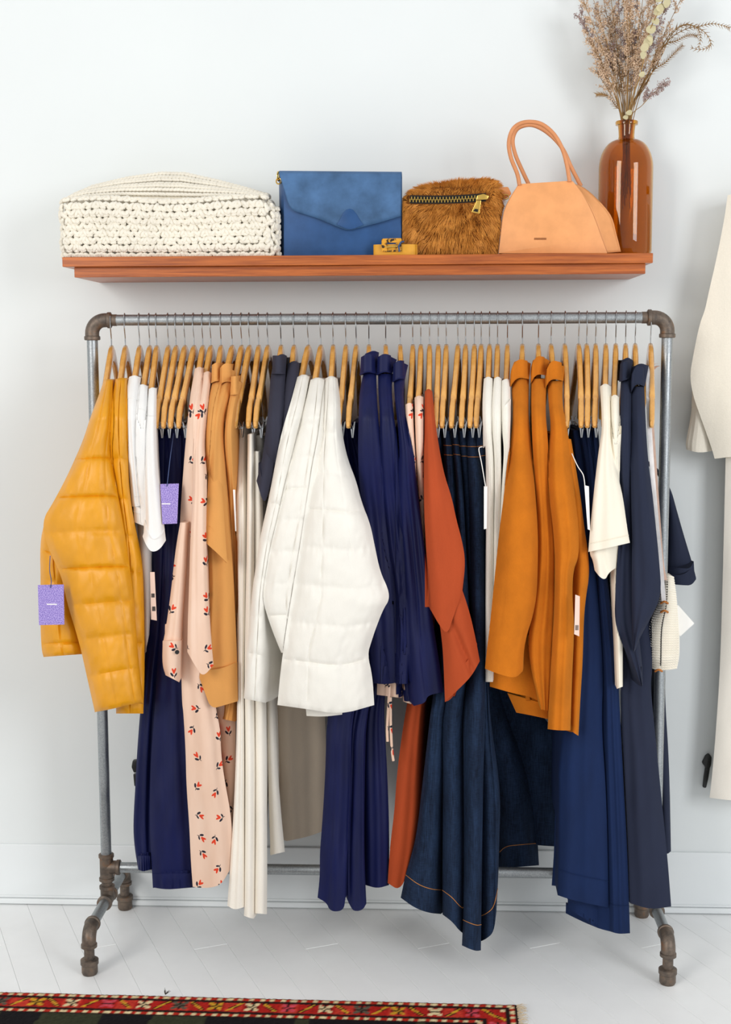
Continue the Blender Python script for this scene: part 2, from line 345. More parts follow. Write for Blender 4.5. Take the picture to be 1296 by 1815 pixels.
# ------------------------------------------------------------------ folded knit blanket
def blanket():
    t = thing('knit_blanket', 'thick cream chunky-knit wool blanket folded on the wall shelf', 'blanket', (un(300, 440, 0).x, .07, ZS))
    yF = YS+.012; top = [(108, 405), (116, 372), (140, 348), (170, 333), (230, 318), (290, 309), (330, 310), (390, 324), (440, 338), (478, 350), (488, 372)]
    tx = [un(a, b, .09) for a, b in top]; X0 = un(107, 440, yF).x; X1 = un(490, 440, yF).x
    def ztop(x):
        if x <= tx[0].x: return tx[0].z
        for a, b in zip(tx, tx[1:]):
            if x <= b.x: k = (x-a.x)/(b.x-a.x); return a.z+(b.z-a.z)*k
        return tx[-1].z
    zfront = un(300, 356, yF).z
    def surf(u, s):                        # s 0..1: up the front face, over the rounded edge, back across the top
        x = X0+(X1-X0)*u; zt = ztop(x); zf = min(zfront+.004*math.sin(u*9), zt-.012)
        e = min(1, min(u, 1-u)/.05); side = math.sqrt(max(0, 1-(1-e)**2))
        if s < .55:
            k = s/.55; z = ZS+.002+(zf-ZS)*k; y = yF+.012-.012*math.sin(math.pi*min(1, k*1.0))-.006*math.sin(k*math.pi*3)
        else:
            k = (s-.55)/.45; z = zf+(zt-zf)*math.sin(k*math.pi/2); y = yF+.012+(.105)*k**1.15
        y += (1-side)*.03; x += 0
        return Vector((x, y, z))
    mb = MB(); nu, ns = 50, 26; V = [surf(i/nu, j/ns)+Vector((0, .006, -.002)) for i in range(nu+1) for j in range(ns+1)]
    F = [(i*(ns+1)+j, (i+1)*(ns+1)+j, (i+1)*(ns+1)+j+1, i*(ns+1)+j+1) for i in range(nu) for j in range(ns)]
    k0 = len(V); V += [Vector((surf(i/nu, 1).x, WALL-.012, surf(i/nu, 1).z-.02)) for i in range(nu+1)]+[Vector((surf(i/nu, 0).x, WALL-.012, ZS+.002)) for i in range(nu+1)]
    for i in range(nu):
        F.append((i*(ns+1)+ns, (i+1)*(ns+1)+ns, k0+i+1, k0+i)); F.append((k0+i, k0+i+1, k0+nu+2+i, k0+nu+1+i)); F.append((k0+nu+1+i, k0+nu+2+i, (i+1)*(ns+1), i*(ns+1)))
    F.append(tuple(range(ns+1))+(k0, k0+nu+1)); F.append(tuple(nu*(ns+1)+j for j in range(ns+1))+(k0+nu, k0+2*nu+1))
    mb.add(V, F).build('fold', M['knit'], t)
    st = MB()
    def bead(p, d, nrm, L, r):
        d = d.normalized(); b = nrm.cross(d).normalized(); n2 = d.cross(b); V = []; F = []
        pr = [(-1, .0), (-.7, .72), (0, 1), (.7, .72), (1, .0)]
        for a, q in pr[1:4]:
            for k in range(6):
                an = math.pi/3*k; V.append(p+d*L*a+(b*math.cos(an)+n2*math.sin(an))*r*q)
        V += [p-d*L, p+d*L]
        for i in range(2):
            for k in range(6): F.append((i*6+k, i*6+(k+1) % 6, i*6+6+(k+1) % 6, i*6+6+k))
        for k in range(6): F.append((18, (k+1) % 6, k)); F.append((19, 12+k, 12+(k+1) % 6))
        st.add(V, F)
    rnd = random.Random(3)
    def frame(u, s):
        p = surf(u, s); du = surf(min(1, u+.01), s)-surf(max(0, u-.01), s); ds = surf(u, min(1, s+.01))-surf(u, max(0, s-.01))
        du.normalize(); ds.normalize(); n = du.cross(ds); n = n.normalized() if n.length > 1e-5 else Vector((0, -1, 0))
        if n.y > 0: n = -n
        return p, du, ds, n
    nc = 32
    for r in range(9):                      # star stitch rows on the front face, each row shifted half a stitch
        s = .02+r*.066
        for c in range(nc+1):
            u = min(.995, max(.005, (c+(.5 if r % 2 else 0)+rnd.uniform(-.12, .12))/nc)); p, du, ds, n = frame(u, s)
            for q in (-1, 1):
                bead(p+du*.0034*q+n*(.003+.0015*rnd.random())+ds*rnd.uniform(-.0014, .0014), ds*.8+du*(.8*q)*(1 if (r+c) % 3 else -.5), n, .0095*rnd.uniform(.85, 1.1), .0052*rnd.uniform(.9, 1.1))
            bead(p+n*.0028-ds*.0055, du+ds*rnd.uniform(-.4, .4), n, .0075, .0044)
    for r in range(10):                     # ribbed rows across the top
        s = .63+r*.037
        for c in range(58):
            u = (c+.5+rnd.uniform(-.1, .1))/58; p, du, ds, n = frame(u, s)
            bead(p+n*(.003 if r % 3 else .0005), du+ds*(.45 if r % 2 else -.45), n, .0068, .0040)
    for r in range(9):                      # bulging folded edges on the right end
        for c in range(9):
            y = yF+.012+c*.012; z = ZS+.009+r*.0115; xx = X1-.013+.005*abs(math.sin(r*1.05+.4))
            bead(Vector((xx, y, z)), Vector((0, 1, .7 if (r+c) % 2 else -.7)), Vector((1, 0, 0)), .0085, .0055)
    o = st.build('stitches', M['knit'], t); o['kind'] = 'stuff'
blanket()

# ------------------------------------------------------------------ blue envelope bag
def rounded(poly, r, n=5):
    out = []; m = len(poly)
    for i in range(m):
        p0, p1, p2 = Vector(poly[i-1]), Vector(poly[i]), Vector(poly[(i+1) % m]); rr = r[i] if isinstance(r, (list, tuple)) else r
        a = (p0-p1); b = (p2-p1); ra = min(rr, a.length*.45, b.length*.45)
        if ra < 1e-6: out.append(p1); continue
        A = p1+a.normalized()*ra; B = p1+b.normalized()*ra
        for k in range(n+1):
            t = k/n; out.append((1-t)**2*A+2*t*(1-t)*p1+t*t*B)
    return out
def blue_bag():
    yF = YS+.035; yB = yF+.06
    P = lambda x, y, Y=yF: un(x, y, Y)
    t = thing('shoulder_bag', 'blue waxed leather envelope bag between the blanket and the fur pouch', 'bag', (P(600, 448).x, yF+.03, ZS))
    zb = ZS+.0005; x0 = P(503, 440).x; x1 = P(712, 440).x; zt0 = P(505, 305).z; zt1 = P(708, 307).z
    xl0 = P(487, 440, yB).x
    # body: front panel, back panel and a side gusset
    MB().prism([(x0, yF, zb), (x1, yF, zb), (x1-.002, yF+.004, zt1-.012), (x0+.001, yF+.004, zt0-.012)], (0, .004, 0)).build('front_panel', M['blue_edge'], t, True, .0012)
    MB().prism([(x0-.014, yB, zb), (x1, yB, zb), (x1, yB, zt1-.004), (x0-.014, yB, zt0-.002)], (0, .004, 0)).build('back_panel', M['blue_leather'], t, True, .0012)
    MB().prism([(x0+.0005, yF+.003, zb), (x0+.0005, yF+.005, zt0-.014), (x0-.006, yF+.022, zt0-.022), (x0-.0145, yB, zt0-.008), (x0-.0145, yB, zb), (x0-.006, yF+.025, zb)], (.0025, 0, 0)).build('gusset', M['blue_edge'], t, False, .0006)
    MB().prism([(x1-.003, yF+.003, zb), (x1-.003, yF+.004, zt1-.014), (x1-.006, yB, zt1-.008), (x1-.006, yB, zb)], (.0025, 0, 0)).build('gusset', M['blue_edge'], t, False, .0006)
    MB().box((x0-.012, yF+.004, zb), (x1-.002, yB, zb+.003)).build('base', M['blue_edge'], t, False)
    # flap: one sheet running from the back, rolled over the top and down to a point in front
    topx = [(x0-.0135), x1]; low = [(513, 366), (521, 374), (560, 386), (611, 407), (622, 408), (633, 405), (672, 395), (711, 383)]
    nu = 44; rows = []
    for i in range(nu+1):
        u = i/nu; xt = x0-.008+(x1-x0+.008)*u; ztop = zt0+(zt1-zt0)*u+.001
        fx = 511+(711-511)*u
        for (a, b), (c, d) in zip(low, low[1:]):
            if fx <= c or (c, d) == low[-1]: yy = b+(d-b)*max(0, (fx-a))/(c-a) if fx >= a else b; break
        pb = P(fx, yy, yF-.0035); row = []
        if u < .02: pb = P(511, 356, yF-.0035)
        for k in range(3): row.append(Vector((xt-.004*(1-u), yB+.0055, ztop-.03+.012*k)))
        for k in range(9):
            a = math.pi*(k+.5)/9.; yc = (yB+.0055+yF-.002)/2; ry = (yB+.0055-yF+.002)/2
            row.append(Vector((xt+.004*u*0, yc+ry*math.cos(a), ztop-.008+.010*math.sin(a)**.7)))
        last = row[-1]
        for k in range(1, 11):
            kk = k/10; row.append(last+(pb-last)*kk+Vector((0, -.0025*math.sin(math.pi*kk), 0)))
        rows.append(row)
    mb = MB(); n = len(rows[0]); V = [p for r in rows for p in r]; F = [(i*n+j, (i+1)*n+j, (i+1)*n+j+1, i*n+j+1) for i in range(nu) for j in range(n-1)]
    o = mb.add(V, F).build('flap', M['blue_leather'], t); md = o.modifiers.new('thickness', 'SOLIDIFY'); md.thickness = .0028; md.offset = 1
    tabp = [(597, 398), (602, 390), (608, 378), (614, 372), (620, 370), (626, 372), (632, 379), (639, 391), (645, 399), (632, 404), (622, 407), (612, 405)]
    MB().prism([P(a, b, yF-.0065) for a, b in tabp], (0, -.0022, 0)).build('tab', M['blue_edge'], t, True, .0008)
    c = un(494, 313, yF+.02)
    MB().tube([c+Vector((.001*math.cos(a), .009*math.cos(a)-.004, .009*math.sin(a))) for a in [i*math.pi/8 for i in range(16)]], .0016, 8, closed=True).build('ring', M['gold'], t)
    c2 = un(494, 321, yF+.012)
    MB().tube([c2+Vector((.005*math.cos(a), .002*math.sin(a), .006*math.sin(a))) for a in [i*math.pi/8 for i in range(16)]], .0014, 8, closed=True).build('eyelet', M['gold'], t)
blue_bag()

# ------------------------------------------------------------------ fur pouch
def fur_pouch():
    yF = YS+.037; P = lambda x, y, Y=yF: un(x, y, Y); rnd = random.Random(11)
    t = thing('fur_pouch', 'fluffy brown fur pouch with brass zip standing on the shelf', 'pouch', (P(800, 446).x, yF+.025, ZS))
    c = [(717, 445), (715, 400), (717, 348), (740, 333), (800, 326), (850, 321), (881, 322), (886, 350), (885, 400), (881, 445)]
    pts = rounded([P(a, b) for a, b in c], .012, 4); cen = sum(pts, Vector())/len(pts)
    rings = []; prof = [(.0, .30, -.006), (.004, .75, -.004), (.010, .93, 0), (.02, 1, .012), (.035, 1, .03), (.048, .93, .044), (.052, .7, .05), (.052, .2, .05)]
    mb = MB(); V = []; m = len(pts)
    for _, k, dy in prof:
        for p in pts: q = cen+(p-cen)*(k if k < .95 else 1); q = Vector((q.x, yF+dy, max(q.z, ZS+.001))); V.append(q)
    F = [(i*m+j, i*m+(j+1) % m, (i+1)*m+(j+1) % m, (i+1)*m+j) for i in range(len(prof)-1) for j in range(m)]
    F.append(tuple(range(m))); F.append(tuple((len(prof)-1)*m+j for j in range(m)))
    body = mb.add(V, F).build('body', M['fur_base'], t)
    # strands
    bagx = un(712, 440, YS+.035).x+.0012; tq = [un(a, b, YS+.03) for a, b in ((884, 449), (893, 372), (920, 326), (990, 300))]; tz = [q.z for q in tq]; tx_ = [q.x for q in tq]
    bmh = MB(); zx0, zx1 = P(722, 350).x, P(868, 350).x
    def zipz(x): k = (x-zx0)/(zx1-zx0); a = P(727, 354).z; b = P(862, 350).z; return a+(b-a)*k-.003*math.sin(k*math.pi)
    tri = []
    for f in F[:-2]:
        a, b, c_, d = [V[i] for i in f]; ar = (b-a).cross(d-a).length; tri.append((ar, a, b, c_, d))
    fr = [V[i] for i in range(m)]
    for i in range(m): a, b = fr[i], fr[(i+1) % m]; cc = sum(fr, Vector())/m; tri.append(((b-a).cross(cc-a).length/2, a, b, cc, cc))
    tot = sum(x[0] for x in tri); VV = []; FF = []
    for ar, a, b, c_, d in tri:
        for _ in range(int(ar/tot*26000)+1):
            s, q = rnd.random(), rnd.random(); p = a*(1-s)*(1-q)+b*s*(1-q)+c_*s*q+d*(1-s)*q
            nrm = Vector((p.x-cen.x, (p.y-(yF+.024))*2.2, p.z-cen.z)); nrm.normalize()
            if p.y > yF+.049: continue
            if zx0 < p.x < zx1 and abs(p.z-zipz(p.x)) < .0085 and p.y < yF+.012: continue
            clump = noise.noise_vector(p*60)*.8+noise.noise_vector(p*130)*.35
            d0 = (nrm*.75+Vector((-.12, -.15, -.5))+clump).normalized(); L = rnd.uniform(.010, .021)
            if p.z > cen.z+.04: d0 = (nrm*.9+clump*.8+Vector((0, -.1, .1))).normalized(); L *= .8
            if zx0-.004 < p.x < zx1+.004 and 0 < p.z-zipz(p.x) < .02 and p.y < yF+.012: L *= .5; d0 = (d0+Vector((0, 0, 1.0))).normalized()
            bend = Vector((0, 0, -.35)); sd = d0.cross(Vector((0, 1, .2))).normalized()*rnd.uniform(.00035, .0006)
            p1 = p+d0*L*.5; p2 = p+(d0+bend*.5).normalized()*L
            if p2.z < ZS+.0008: p2.z = ZS+.0008
            if p1.z < ZS+.0008: p1.z = ZS+.0008
            for w_ in (p1, p2):                  # lies against the blue bag, falls in front of the tote
                if w_.x < bagx and w_.y > YS+.026: w_.x = bagx
                if w_.y > YS+.029: w_.x = min(w_.x, float(np.interp(w_.z, tz, tx_))-.0008)
            k = len(VV); VV += [p-sd, p+sd, p1+sd*.8, p1-sd*.8, p2]; FF += [(k, k+1, k+2, k+3), (k+3, k+2, k+4)]
    me = bpy.data.meshes.new('fur'); off = parent_off(t); me.from_pydata([v-off for v in VV], [], FF)
    fm = N('brown_fur'); nz = fm.noise(fm.map(), 60, 3); n2 = fm.noise(fm.map(), 1500, 2)
    fm.l(fm.ramp(fm.math('ADD', fm.math('MULTIPLY', nz, .5), fm.math('MULTIPLY', n2, .5)), [(.35, S(166, 98, 28)), (.65, S(234, 162, 74))]), fm.b.inputs['Base Color']); fm.set(Roughness=.6, Specular_IOR_Level=.25)
    me.materials.append(fm.m); fo = bpy.data.objects.new('fur', me); col.objects.link(fo); fo.parent = t; fo['kind'] = 'stuff'
    # zip
    yz = yF-.0075; n = 24; x0, x1 = P(727, 354).x, P(850, 352).x
    def zz(k): x = x0+(x1-x0)*k; return Vector((x, yz, zipz(x)))
    mb = MB(); V = []; F = []
    for i in range(n+1):
        p = zz(i/n*1.09); V += [p+Vector((0, .004, .0085)), p+Vector((0, .001, .0085)), p+Vector((0, .001, -.0075)), p+Vector((0, .004, -.0075))]
    for i in range(n):
        for j in range(4): F.append((i*4+j, i*4+(j+1) % 4, i*4+4+(j+1) % 4, i*4+4+j))
    F += [(0, 1, 2, 3), tuple(n*4+j for j in range(4))]
    tape = mb.add(V, F).build('zip_tape', M['dark_void'], t)
    mt = MB()
    for i in range(44):
        p = zz(i/44); g = (.0022 if i % 2 else -.0022)
        mt.box((p.x-.0009, yz-.0016, p.z+g-.0032), (p.x+.0009, yz+.0012, p.z+g+.0032))
    mt.build('zip_teeth', M['gold'], tape, False)
    e = zz(1.04); MB().prism(rounded([e+Vector((-.012, -.005, -.005)), e+Vector((.010, -.005, -.004)), e+Vector((.013, -.005, .003)), e+Vector((.002, -.005, .007)), e+Vector((-.011, -.005, .004))], .002), (0, .005, 0)).build('slider', M['gold'], t, True, .0008)
    q = [(846, 354), (853, 354), (849, 377), (844, 379), (835, 375)]
    outer = rounded([P(a, b, yz-.0075) for a, b in [(845, 355), (853, 355), (850, 379), (836, 376)]], .0015)
    inner = [P(a, b, yz-.0098) for a, b in [(842, 370), (848, 371), (847, 376), (839, 374)]]
    pu = MB().prism(outer, (0, .002, 0)).build('zip_pull', M['gold'], t, True, .0004)
    MB().prism(inner, (0, .0012, 0)).build('pull_slot', M['dark_void'], pu, False)
    lp = [P(882, 332, yF+.02), P(901, 331, yF+.02), P(907, 344, yF+.02), P(897, 352, yF+.02), P(883, 348, yF+.02)]
    MB().prism(rounded(lp, .003), (0, .003, 0)).build('wrist_loop', M['tan_leather'], t, True, .0006)
    MB().tube([P(897+5*math.cos(a), 349+4*math.sin(a), yF+.016) for a in [i*math.pi/6 for i in range(12)]], .0012, 6, closed=True).build('loop_ring', M['gold'], t)
fur_pouch()

# ------------------------------------------------------------------ coiled belt with buckle
def belt():
    y0 = YS+.005; P = lambda x, y, Y=y0: un(x, y, Y); cx = P(700, 445).x
    t = thing('coiled_belt', 'coiled yellow leather belt with tortoiseshell buckle in front of the blue bag', 'belt', (cx, y0, ZS))
    h = (P(664, 433).z-ZS); pts = []
    for i in range(70):
        a = i/69*math.pi*4.0; r = 1-.10*i/69
        pts.append(Vector((cx+.044*r*math.cos(a), y0+.012+.0105*r*math.sin(a)+(.0012 if i > 35 else 0), 0)))
    mb = MB(); V = []; F = []
    for i, p in enumerate(pts):
        n = (p-Vector((cx, y0+.012, 0))).normalized()*.0008
        V += [p-n+Vector((0, 0, ZS+.0005)), p+n+Vector((0, 0, ZS+.0005)), p+n+Vector((0, 0, ZS+h)), p-n+Vector((0, 0, ZS+h))]
    for i in range(len(pts)-1):
        for j in range(4): F.append((i*4+j, i*4+(j+1) % 4, i*4+4+(j+1) % 4, i*4+4+j))
    F += [(0, 1, 2, 3), tuple(len(V)-4+j for j in range(4))]
    mb.add(V, F).build('strap', M['yellow_leather'], t)
    o = rounded([P(a, b, y0-.002) for a, b in [(677, 446), (676, 423), (712, 422), (712, 446)]], .003, 4); i_ = rounded([P(a, b, y0-.002) for a, b in [(686, 443), (686, 430), (702, 430), (702, 443)]], .001, 4)
    m = len(o); V = o+i_; V += [p+Vector((0, .007, 0)) for p in V]; F = []
    for k in range(m):
        l = (k+1) % m; F += [(k, l, m+l, m+k), (2*m+k, 3*m+k, 3*m+l, 2*m+l), (k, 2*m+k, 2*m+l, l), (m+k, m+l, 3*m+l, 3*m+k)]
    MB().add([(v[0], v[1], max(v[2], ZS+.0005)) for v in V], F).build('buckle', M['tortoise'], t)
    MB().tube([P(683, 438, y0-.004), P(705, 436, y0-.005)], .0016, 8).build('prong', M['gold'], t)
    MB().tube([P(708, 446, y0-.004), P(707, 436, y0-.006), P(711, 429, y0-.006), P(716, 428, y0-.004)], .0016, 8).build('keeper', M['blue_edge'], t)
belt()

# ------------------------------------------------------------------ tan tote
def tote():
    yF = YS+.03; P = lambda x, y, Y=yF: un(x, y, Y)
    t = thing('leather_tote', 'natural tan leather tote with two rolled handles beside the amber bottle', 'bag', (P(985, 446).x, yF+.05, ZS))
    fz = lambda L: [Vector((p.x, p.y, max(p.z, ZS+.0006))) for p in L]
    fr = fz([P(884, 449), P(893, 372), P(920, 326), P(1015, 320), P(1034, 345), P(1052, 380), P(1066, 420), P(1077, 449)])
    rr = rounded(fr, [.001, .02, .004, .004, .02, .03, .03, .002], 5)
    front = MB().prism(rr, (0, .0028, 0)).build('front_panel', M['tan_leather'], t, True, .0008)
    bk = [p+Vector((.004, .062, 0)) for p in rr]; MB().prism(bk, (0, .0028, 0)).build('back_panel', M['tan_leather'], t, True, .0008)
    # winged side gusset, folded in at the middle
    A = fz([P(1016, 322, yF+.004), P(1034, 345, yF+.004), P(1052, 380, yF+.004), P(1066, 420, yF+.004), P(1077, 448, yF+.004)])
    Bm = fz([P(1028, 328, yF+.03), P(1050, 344, yF+.03), P(1082, 380, yF+.03), P(1093, 415, yF+.03), P(1101, 446, yF+.03)])
    Bb = [p+Vector((.003, .060, 0)) for p in A]
    for a, b, nm in ((A, Bm, 'wing'), (Bm, Bb, 'wing')):
        aa = spline(a, 16); bb2 = spline(b, 16); V = []; F = []
        for i in range(17):
            for k in range(7):
                f = k/6; p = aa[i].lerp(bb2[i], f); p = p+Vector((-.006*math.sin(math.pi*f)*(1-i/18), 0, 0)); V.append((p.x, p.y, max(p.z, ZS+.0006)))
        for i in range(16):
            for k in range(6): F.append((i*7+k, i*7+k+1, i*7+8+k, i*7+7+k))
        o = MB().add(V, F).build(nm, M['tan_leather'], t); md = o.modifiers.new('thickness', 'SOLIDIFY'); md.thickness = .0024
    L_ = [Vector((p.x, p.y, p.z)) for p in rr]
    A2 = fz([P(918, 328, yF+.004), P(893, 375, yF+.004), P(885, 448, yF+.004)]); B2 = [p+Vector((.004, .060, 0)) for p in A2]
    aa = spline(A2, 10); bb2 = spline(B2, 10); V = []; F = []
    for i in range(11):
        for k in range(7): f = k/6; p = aa[i].lerp(bb2[i], f)+Vector((.012*math.sin(math.pi*f), 0, 0)); V.append((p.x, p.y, max(p.z, ZS+.0006)))
    for i in range(10):
        for k in range(6): F.append((i*7+k, i*7+k+1, i*7+8+k, i*7+7+k))
    o = MB().add(V, F).build('wing', M['tan_leather'], t); md = o.modifiers.new('thickness', 'SOLIDIFY'); md.thickness = .0024
    MB().box((P(890, 448).x, yF+.003, ZS+.0005), (P(1072, 448).x, yF+.062, ZS+.003)).build('base', M['tan_edge'], t, False)
    h1 = [(921, 328), (917, 308), (906, 280), (902, 254), (908, 231), (922, 219), (942, 216), (962, 221), (982, 238), (997, 264), (1005, 292), (1010, 322)]
    h2 = [(937, 326), (927, 305), (914, 275), (909, 250), (915, 231), (928, 223), (945, 222), (965, 231), (985, 248), (1000, 268), (1012, 295), (1030, 330)]
    MB().tube(spline([P(a, b, yF-.001) for a, b in h1], 50), .0042, 12).build('handle', M['tan_edge'], t)
    MB().tube(spline([un(a, b, yF+.055) for a, b in h2], 50), .0042, 12).build('handle', M['tan_edge'], t)
    # tiny blind stamp, too small to read
    mb = MB(); x = 947
    for wpx in (2, 1, 2, 1, 2, 2, 1, 3, 1, 2): a = P(x, 425, yF-.0004); b = P(x+wpx, 421.5, yF-.0004); mb.box((a.x, a.y-.0003, a.z), (b.x, a.y+.0006, b.z)); x += wpx+.5
    mb.build('stamp', M['stamp'], front, False)
tote()

# ------------------------------------------------------------------ amber bottle and dried flowers
def bottle():
    yc = WALL-.085; P = lambda x, y: un(x, y, yc); c = P(1107, 445); R = (P(1155, 350).x-P(1059, 350).x)/2
    t = thing('glass_bottle', 'tall amber glass bottle holding dried flowers at the shelf end', 'bottle', (c.x, yc, ZS))
    hz = lambda y: P(1107, y).z-ZS
    H = hz(215); zs = hz(300); zn = hz(248)
    prof = [(R*.80, .0005), (R*.95, .004), (R, .014), (R*1.0, zs*.5), (R*1.0, zs)]
    for i in range(1, 9): a = i/9*math.pi/2; prof.append((R*.33+(R*.67)*math.cos(a), zs+(zn-zs)*math.sin(a)))
    rn = R*.285; prof += [(R*.31, zn+.001), (rn, zn+.006), (rn*1.04, H*.93), (rn*1.12, H-.008), (rn*1.42, H-.0075), (rn*1.46, H-.002), (rn*1.38, H)]
    th = .003; inn = [(max(.001, r-th), z) for r, z in prof if z < H-.009][::-1]
    inn = [(rn*.92, H)]+[(r, max(z, .006)) for r, z in inn]; inn[-1] = (.001, .006)
    MB().lathe([(.001, .0005)]+prof+inn, (c.x, yc, ZS), 56).build('glass', M['amber'], t)
    return Vector((c.x, yc, ZS)), H, rn
BC, BH, BN = bottle()
def sprigs():
    rnd = random.Random(21); P = un; yc = BC.y
    mouth = BC+Vector((0, 0, BH))
    tops = [(1036, 5), (1030, 30), (1038, 52), (1048, 75), (1056, 125), (1045, -25), (1062, -40), (1075, -60), (1085, 20), (1092, -50), (1104, -65), (1112, 10), (1122, -60), (1135, -45), (1148, -60), (1160, -20), (1172, -40), (1190, -15), (1215, -18), (1150, 60), (1168, 90), (1128, 70), (1075, 90), (1100, 100), (1140, 40), (1172, 152), (1060, 20), (1118, -30)]
    for i, (tx, ty) in enumerate(tops):
        y = yc+rnd.uniform(-.045, .045); tp = P(tx, ty, y); base = BC+Vector((rnd.uniform(-.012, .012), rnd.uniform(-.01, .01), BH*rnd.uniform(.35, .6)))
        nk = mouth+Vector(((tp.x-mouth.x)*.10, (y-yc)*.15, -.004)); nk.x = max(mouth.x-BN*.75, min(mouth.x+BN*.75, nk.x))
        mid = nk.lerp(tp, .5)+Vector((-(tp.x-mouth.x)*.08, 0, .0)); pts = spline([base, nk, mid, tp], 18)
        t = thing('dried_flower_sprig', 'feathery dried flower sprig, beige to lilac, standing in the amber bottle', 'dried flower', base, 'dried flower sprigs in the amber bottle')
        ms = MB().tube(pts, [.0011-.0006*k/18 for k in range(19)], 5); fl = MB()
        L = (tp-nk).length; nb = int(10+L*70)
        for b in range(nb):
            k = rnd.uniform(.30, 1.0)**.85; q = 6+k*12; j = min(int(q), 17); p = pts[j].lerp(pts[j+1], q-j); d = (pts[j+1]-pts[j]).normalized()
            sd = Vector((rnd.gauss(0, 1), rnd.gauss(0, .8), rnd.gauss(0, .4))).normalized(); bd = (d*1.2+sd*.75).normalized(); bl = rnd.uniform(.012, .036)*(1.15-.5*k)
            e = p+bd*bl; ms.tube([p, e], .00035, 3, False)
            for z in range(int(bl*1000)+6):
                c = p+bd*bl*rnd.uniform(.25, 1.05)+Vector((rnd.gauss(0, .0022), rnd.gauss(0, .0022), rnd.gauss(0, .0022))); r = rnd.uniform(.0008, .0018)
                ax = Vector((rnd.gauss(0, 1), rnd.gauss(0, 1), rnd.gauss(0, 1)+.8)).normalized(); o1 = ax.orthogonal().normalized(); o2 = ax.cross(o1)
                fl.add([c+ax*r*1.7, c-ax*r*1.2, c+o1*r, c+(-.5*o1+.87*o2)*r, c+(-.5*o1-.87*o2)*r], [(0, 2, 3), (0, 3, 4), (0, 4, 2), (1, 3, 2), (1, 4, 3), (1, 2, 4)])
        ms.build('stem', M['stem'], t); o = fl.build('blossoms', M['blossom2' if i % 4 == 1 else 'blossom'], t, False); o['kind'] = 'stuff'
    # round-leaved eucalyptus stem
    pts = spline([P(1106, 330, yc), P(1113, 205, yc-.008), P(1136, 130, yc-.04), P(1150, 60, yc-.05), P(1172, 10, yc-.05), P(1186, -40, yc-.05)], 30)
    t = thing('eucalyptus_stem', 'dried stem with pale green coin-shaped leaves among the flower sprigs', 'dried leaf', pts[0])
    MB().tube(pts, .0012, 6).build('stem', M['stem'], t)
    for (x, y, r) in [(1115, 200, 6), (1109, 208, 5), (1138, 132, 5.5), (1140, 98, 7), (1143, 84, 7.5), (1149, 74, 8.5), (1152, 68, 7), (1154, 52, 9), (1162, 38, 7.5), (1168, 18, 9.5), (1171, 14, 8), (1182, 6, 8), (1170, -2, 8), (1186, -12, 8)]:
        c = P(x, y, yc-.052); rr = r*1.12*.0011; n = Vector((rnd.uniform(-.7, .7), -1, rnd.uniform(-.5, .8))).normalized(); a = n.orthogonal().normalized(); b = n.cross(a)
        ring = [c+(a*math.cos(q)*rr+b*math.sin(q)*rr*.85)+n*.0012*math.cos(2*q) for q in [k*math.pi/7 for k in range(14)]]
        MB().prism(ring, n*.0006).build('leaf', M['euca'], t)
    # spiny fern fronds curling over to the right
    fr = [[(1114, 205), (1150, 140), (1172, 100), (1190, 62), (1212, 45), (1232, 47), (1250, 58), (1260, 75), (1256, 84), (1240, 88), (1224, 84)],
          [(1112, 205), (1146, 150), (1172, 88), (1192, 56), (1216, 43), (1236, 50), (1242, 66), (1238, 86)],
          [(1114, 205), (1140, 150), (1162, 122), (1178, 112), (1192, 98), (1202, 88), (1211, 80)],
          [(1116, 205), (1160, 112), (1185, 72), (1215, 52), (1242, 46), (1264, 42), (1284, 46), (1294, 50)],
          [(1115, 205), (1170, 92), (1200, 72), (1222, 62), (1236, 64)],
          [(1102, 205), (1093, 190), (1080, 172), (1068, 167), (1057, 168)]]
    for f in fr:
        y = yc+rnd.uniform(-.03, .02); pts = spline([P(1106, 300, yc)]+[P(a, b, yc if k == 0 else y) for k, (a, b) in enumerate(f)], 60)
        t = thing('spiny_frond', 'brown dried frond with fine thorns curling out of the amber bottle', 'dried leaf', pts[0], 'spiny fronds in the amber bottle')
        MB().tube(pts, [.0013-.0009*k/60 for k in range(61)], 5).build('stem', M['thorn'], t)
        mb = MB()
        for k in range(22, 60, 2):
            d = (pts[k+1]-pts[k]).normalized(); up = Vector((0, -1, 0)); sd = d.cross(up).normalized()
            for q in (-1, 1):
                b = pts[k]; e = b+(d*.8+sd*q*.75+Vector((0, rnd.uniform(-.4, .4), 0))).normalized()*rnd.uniform(.009, .015)*(1.05-.4*k/60)
                mb.tube([b, e], [.0011, .0002], 3, False)
        mb.build('thorns', M['thorn'], t)
sprigs()
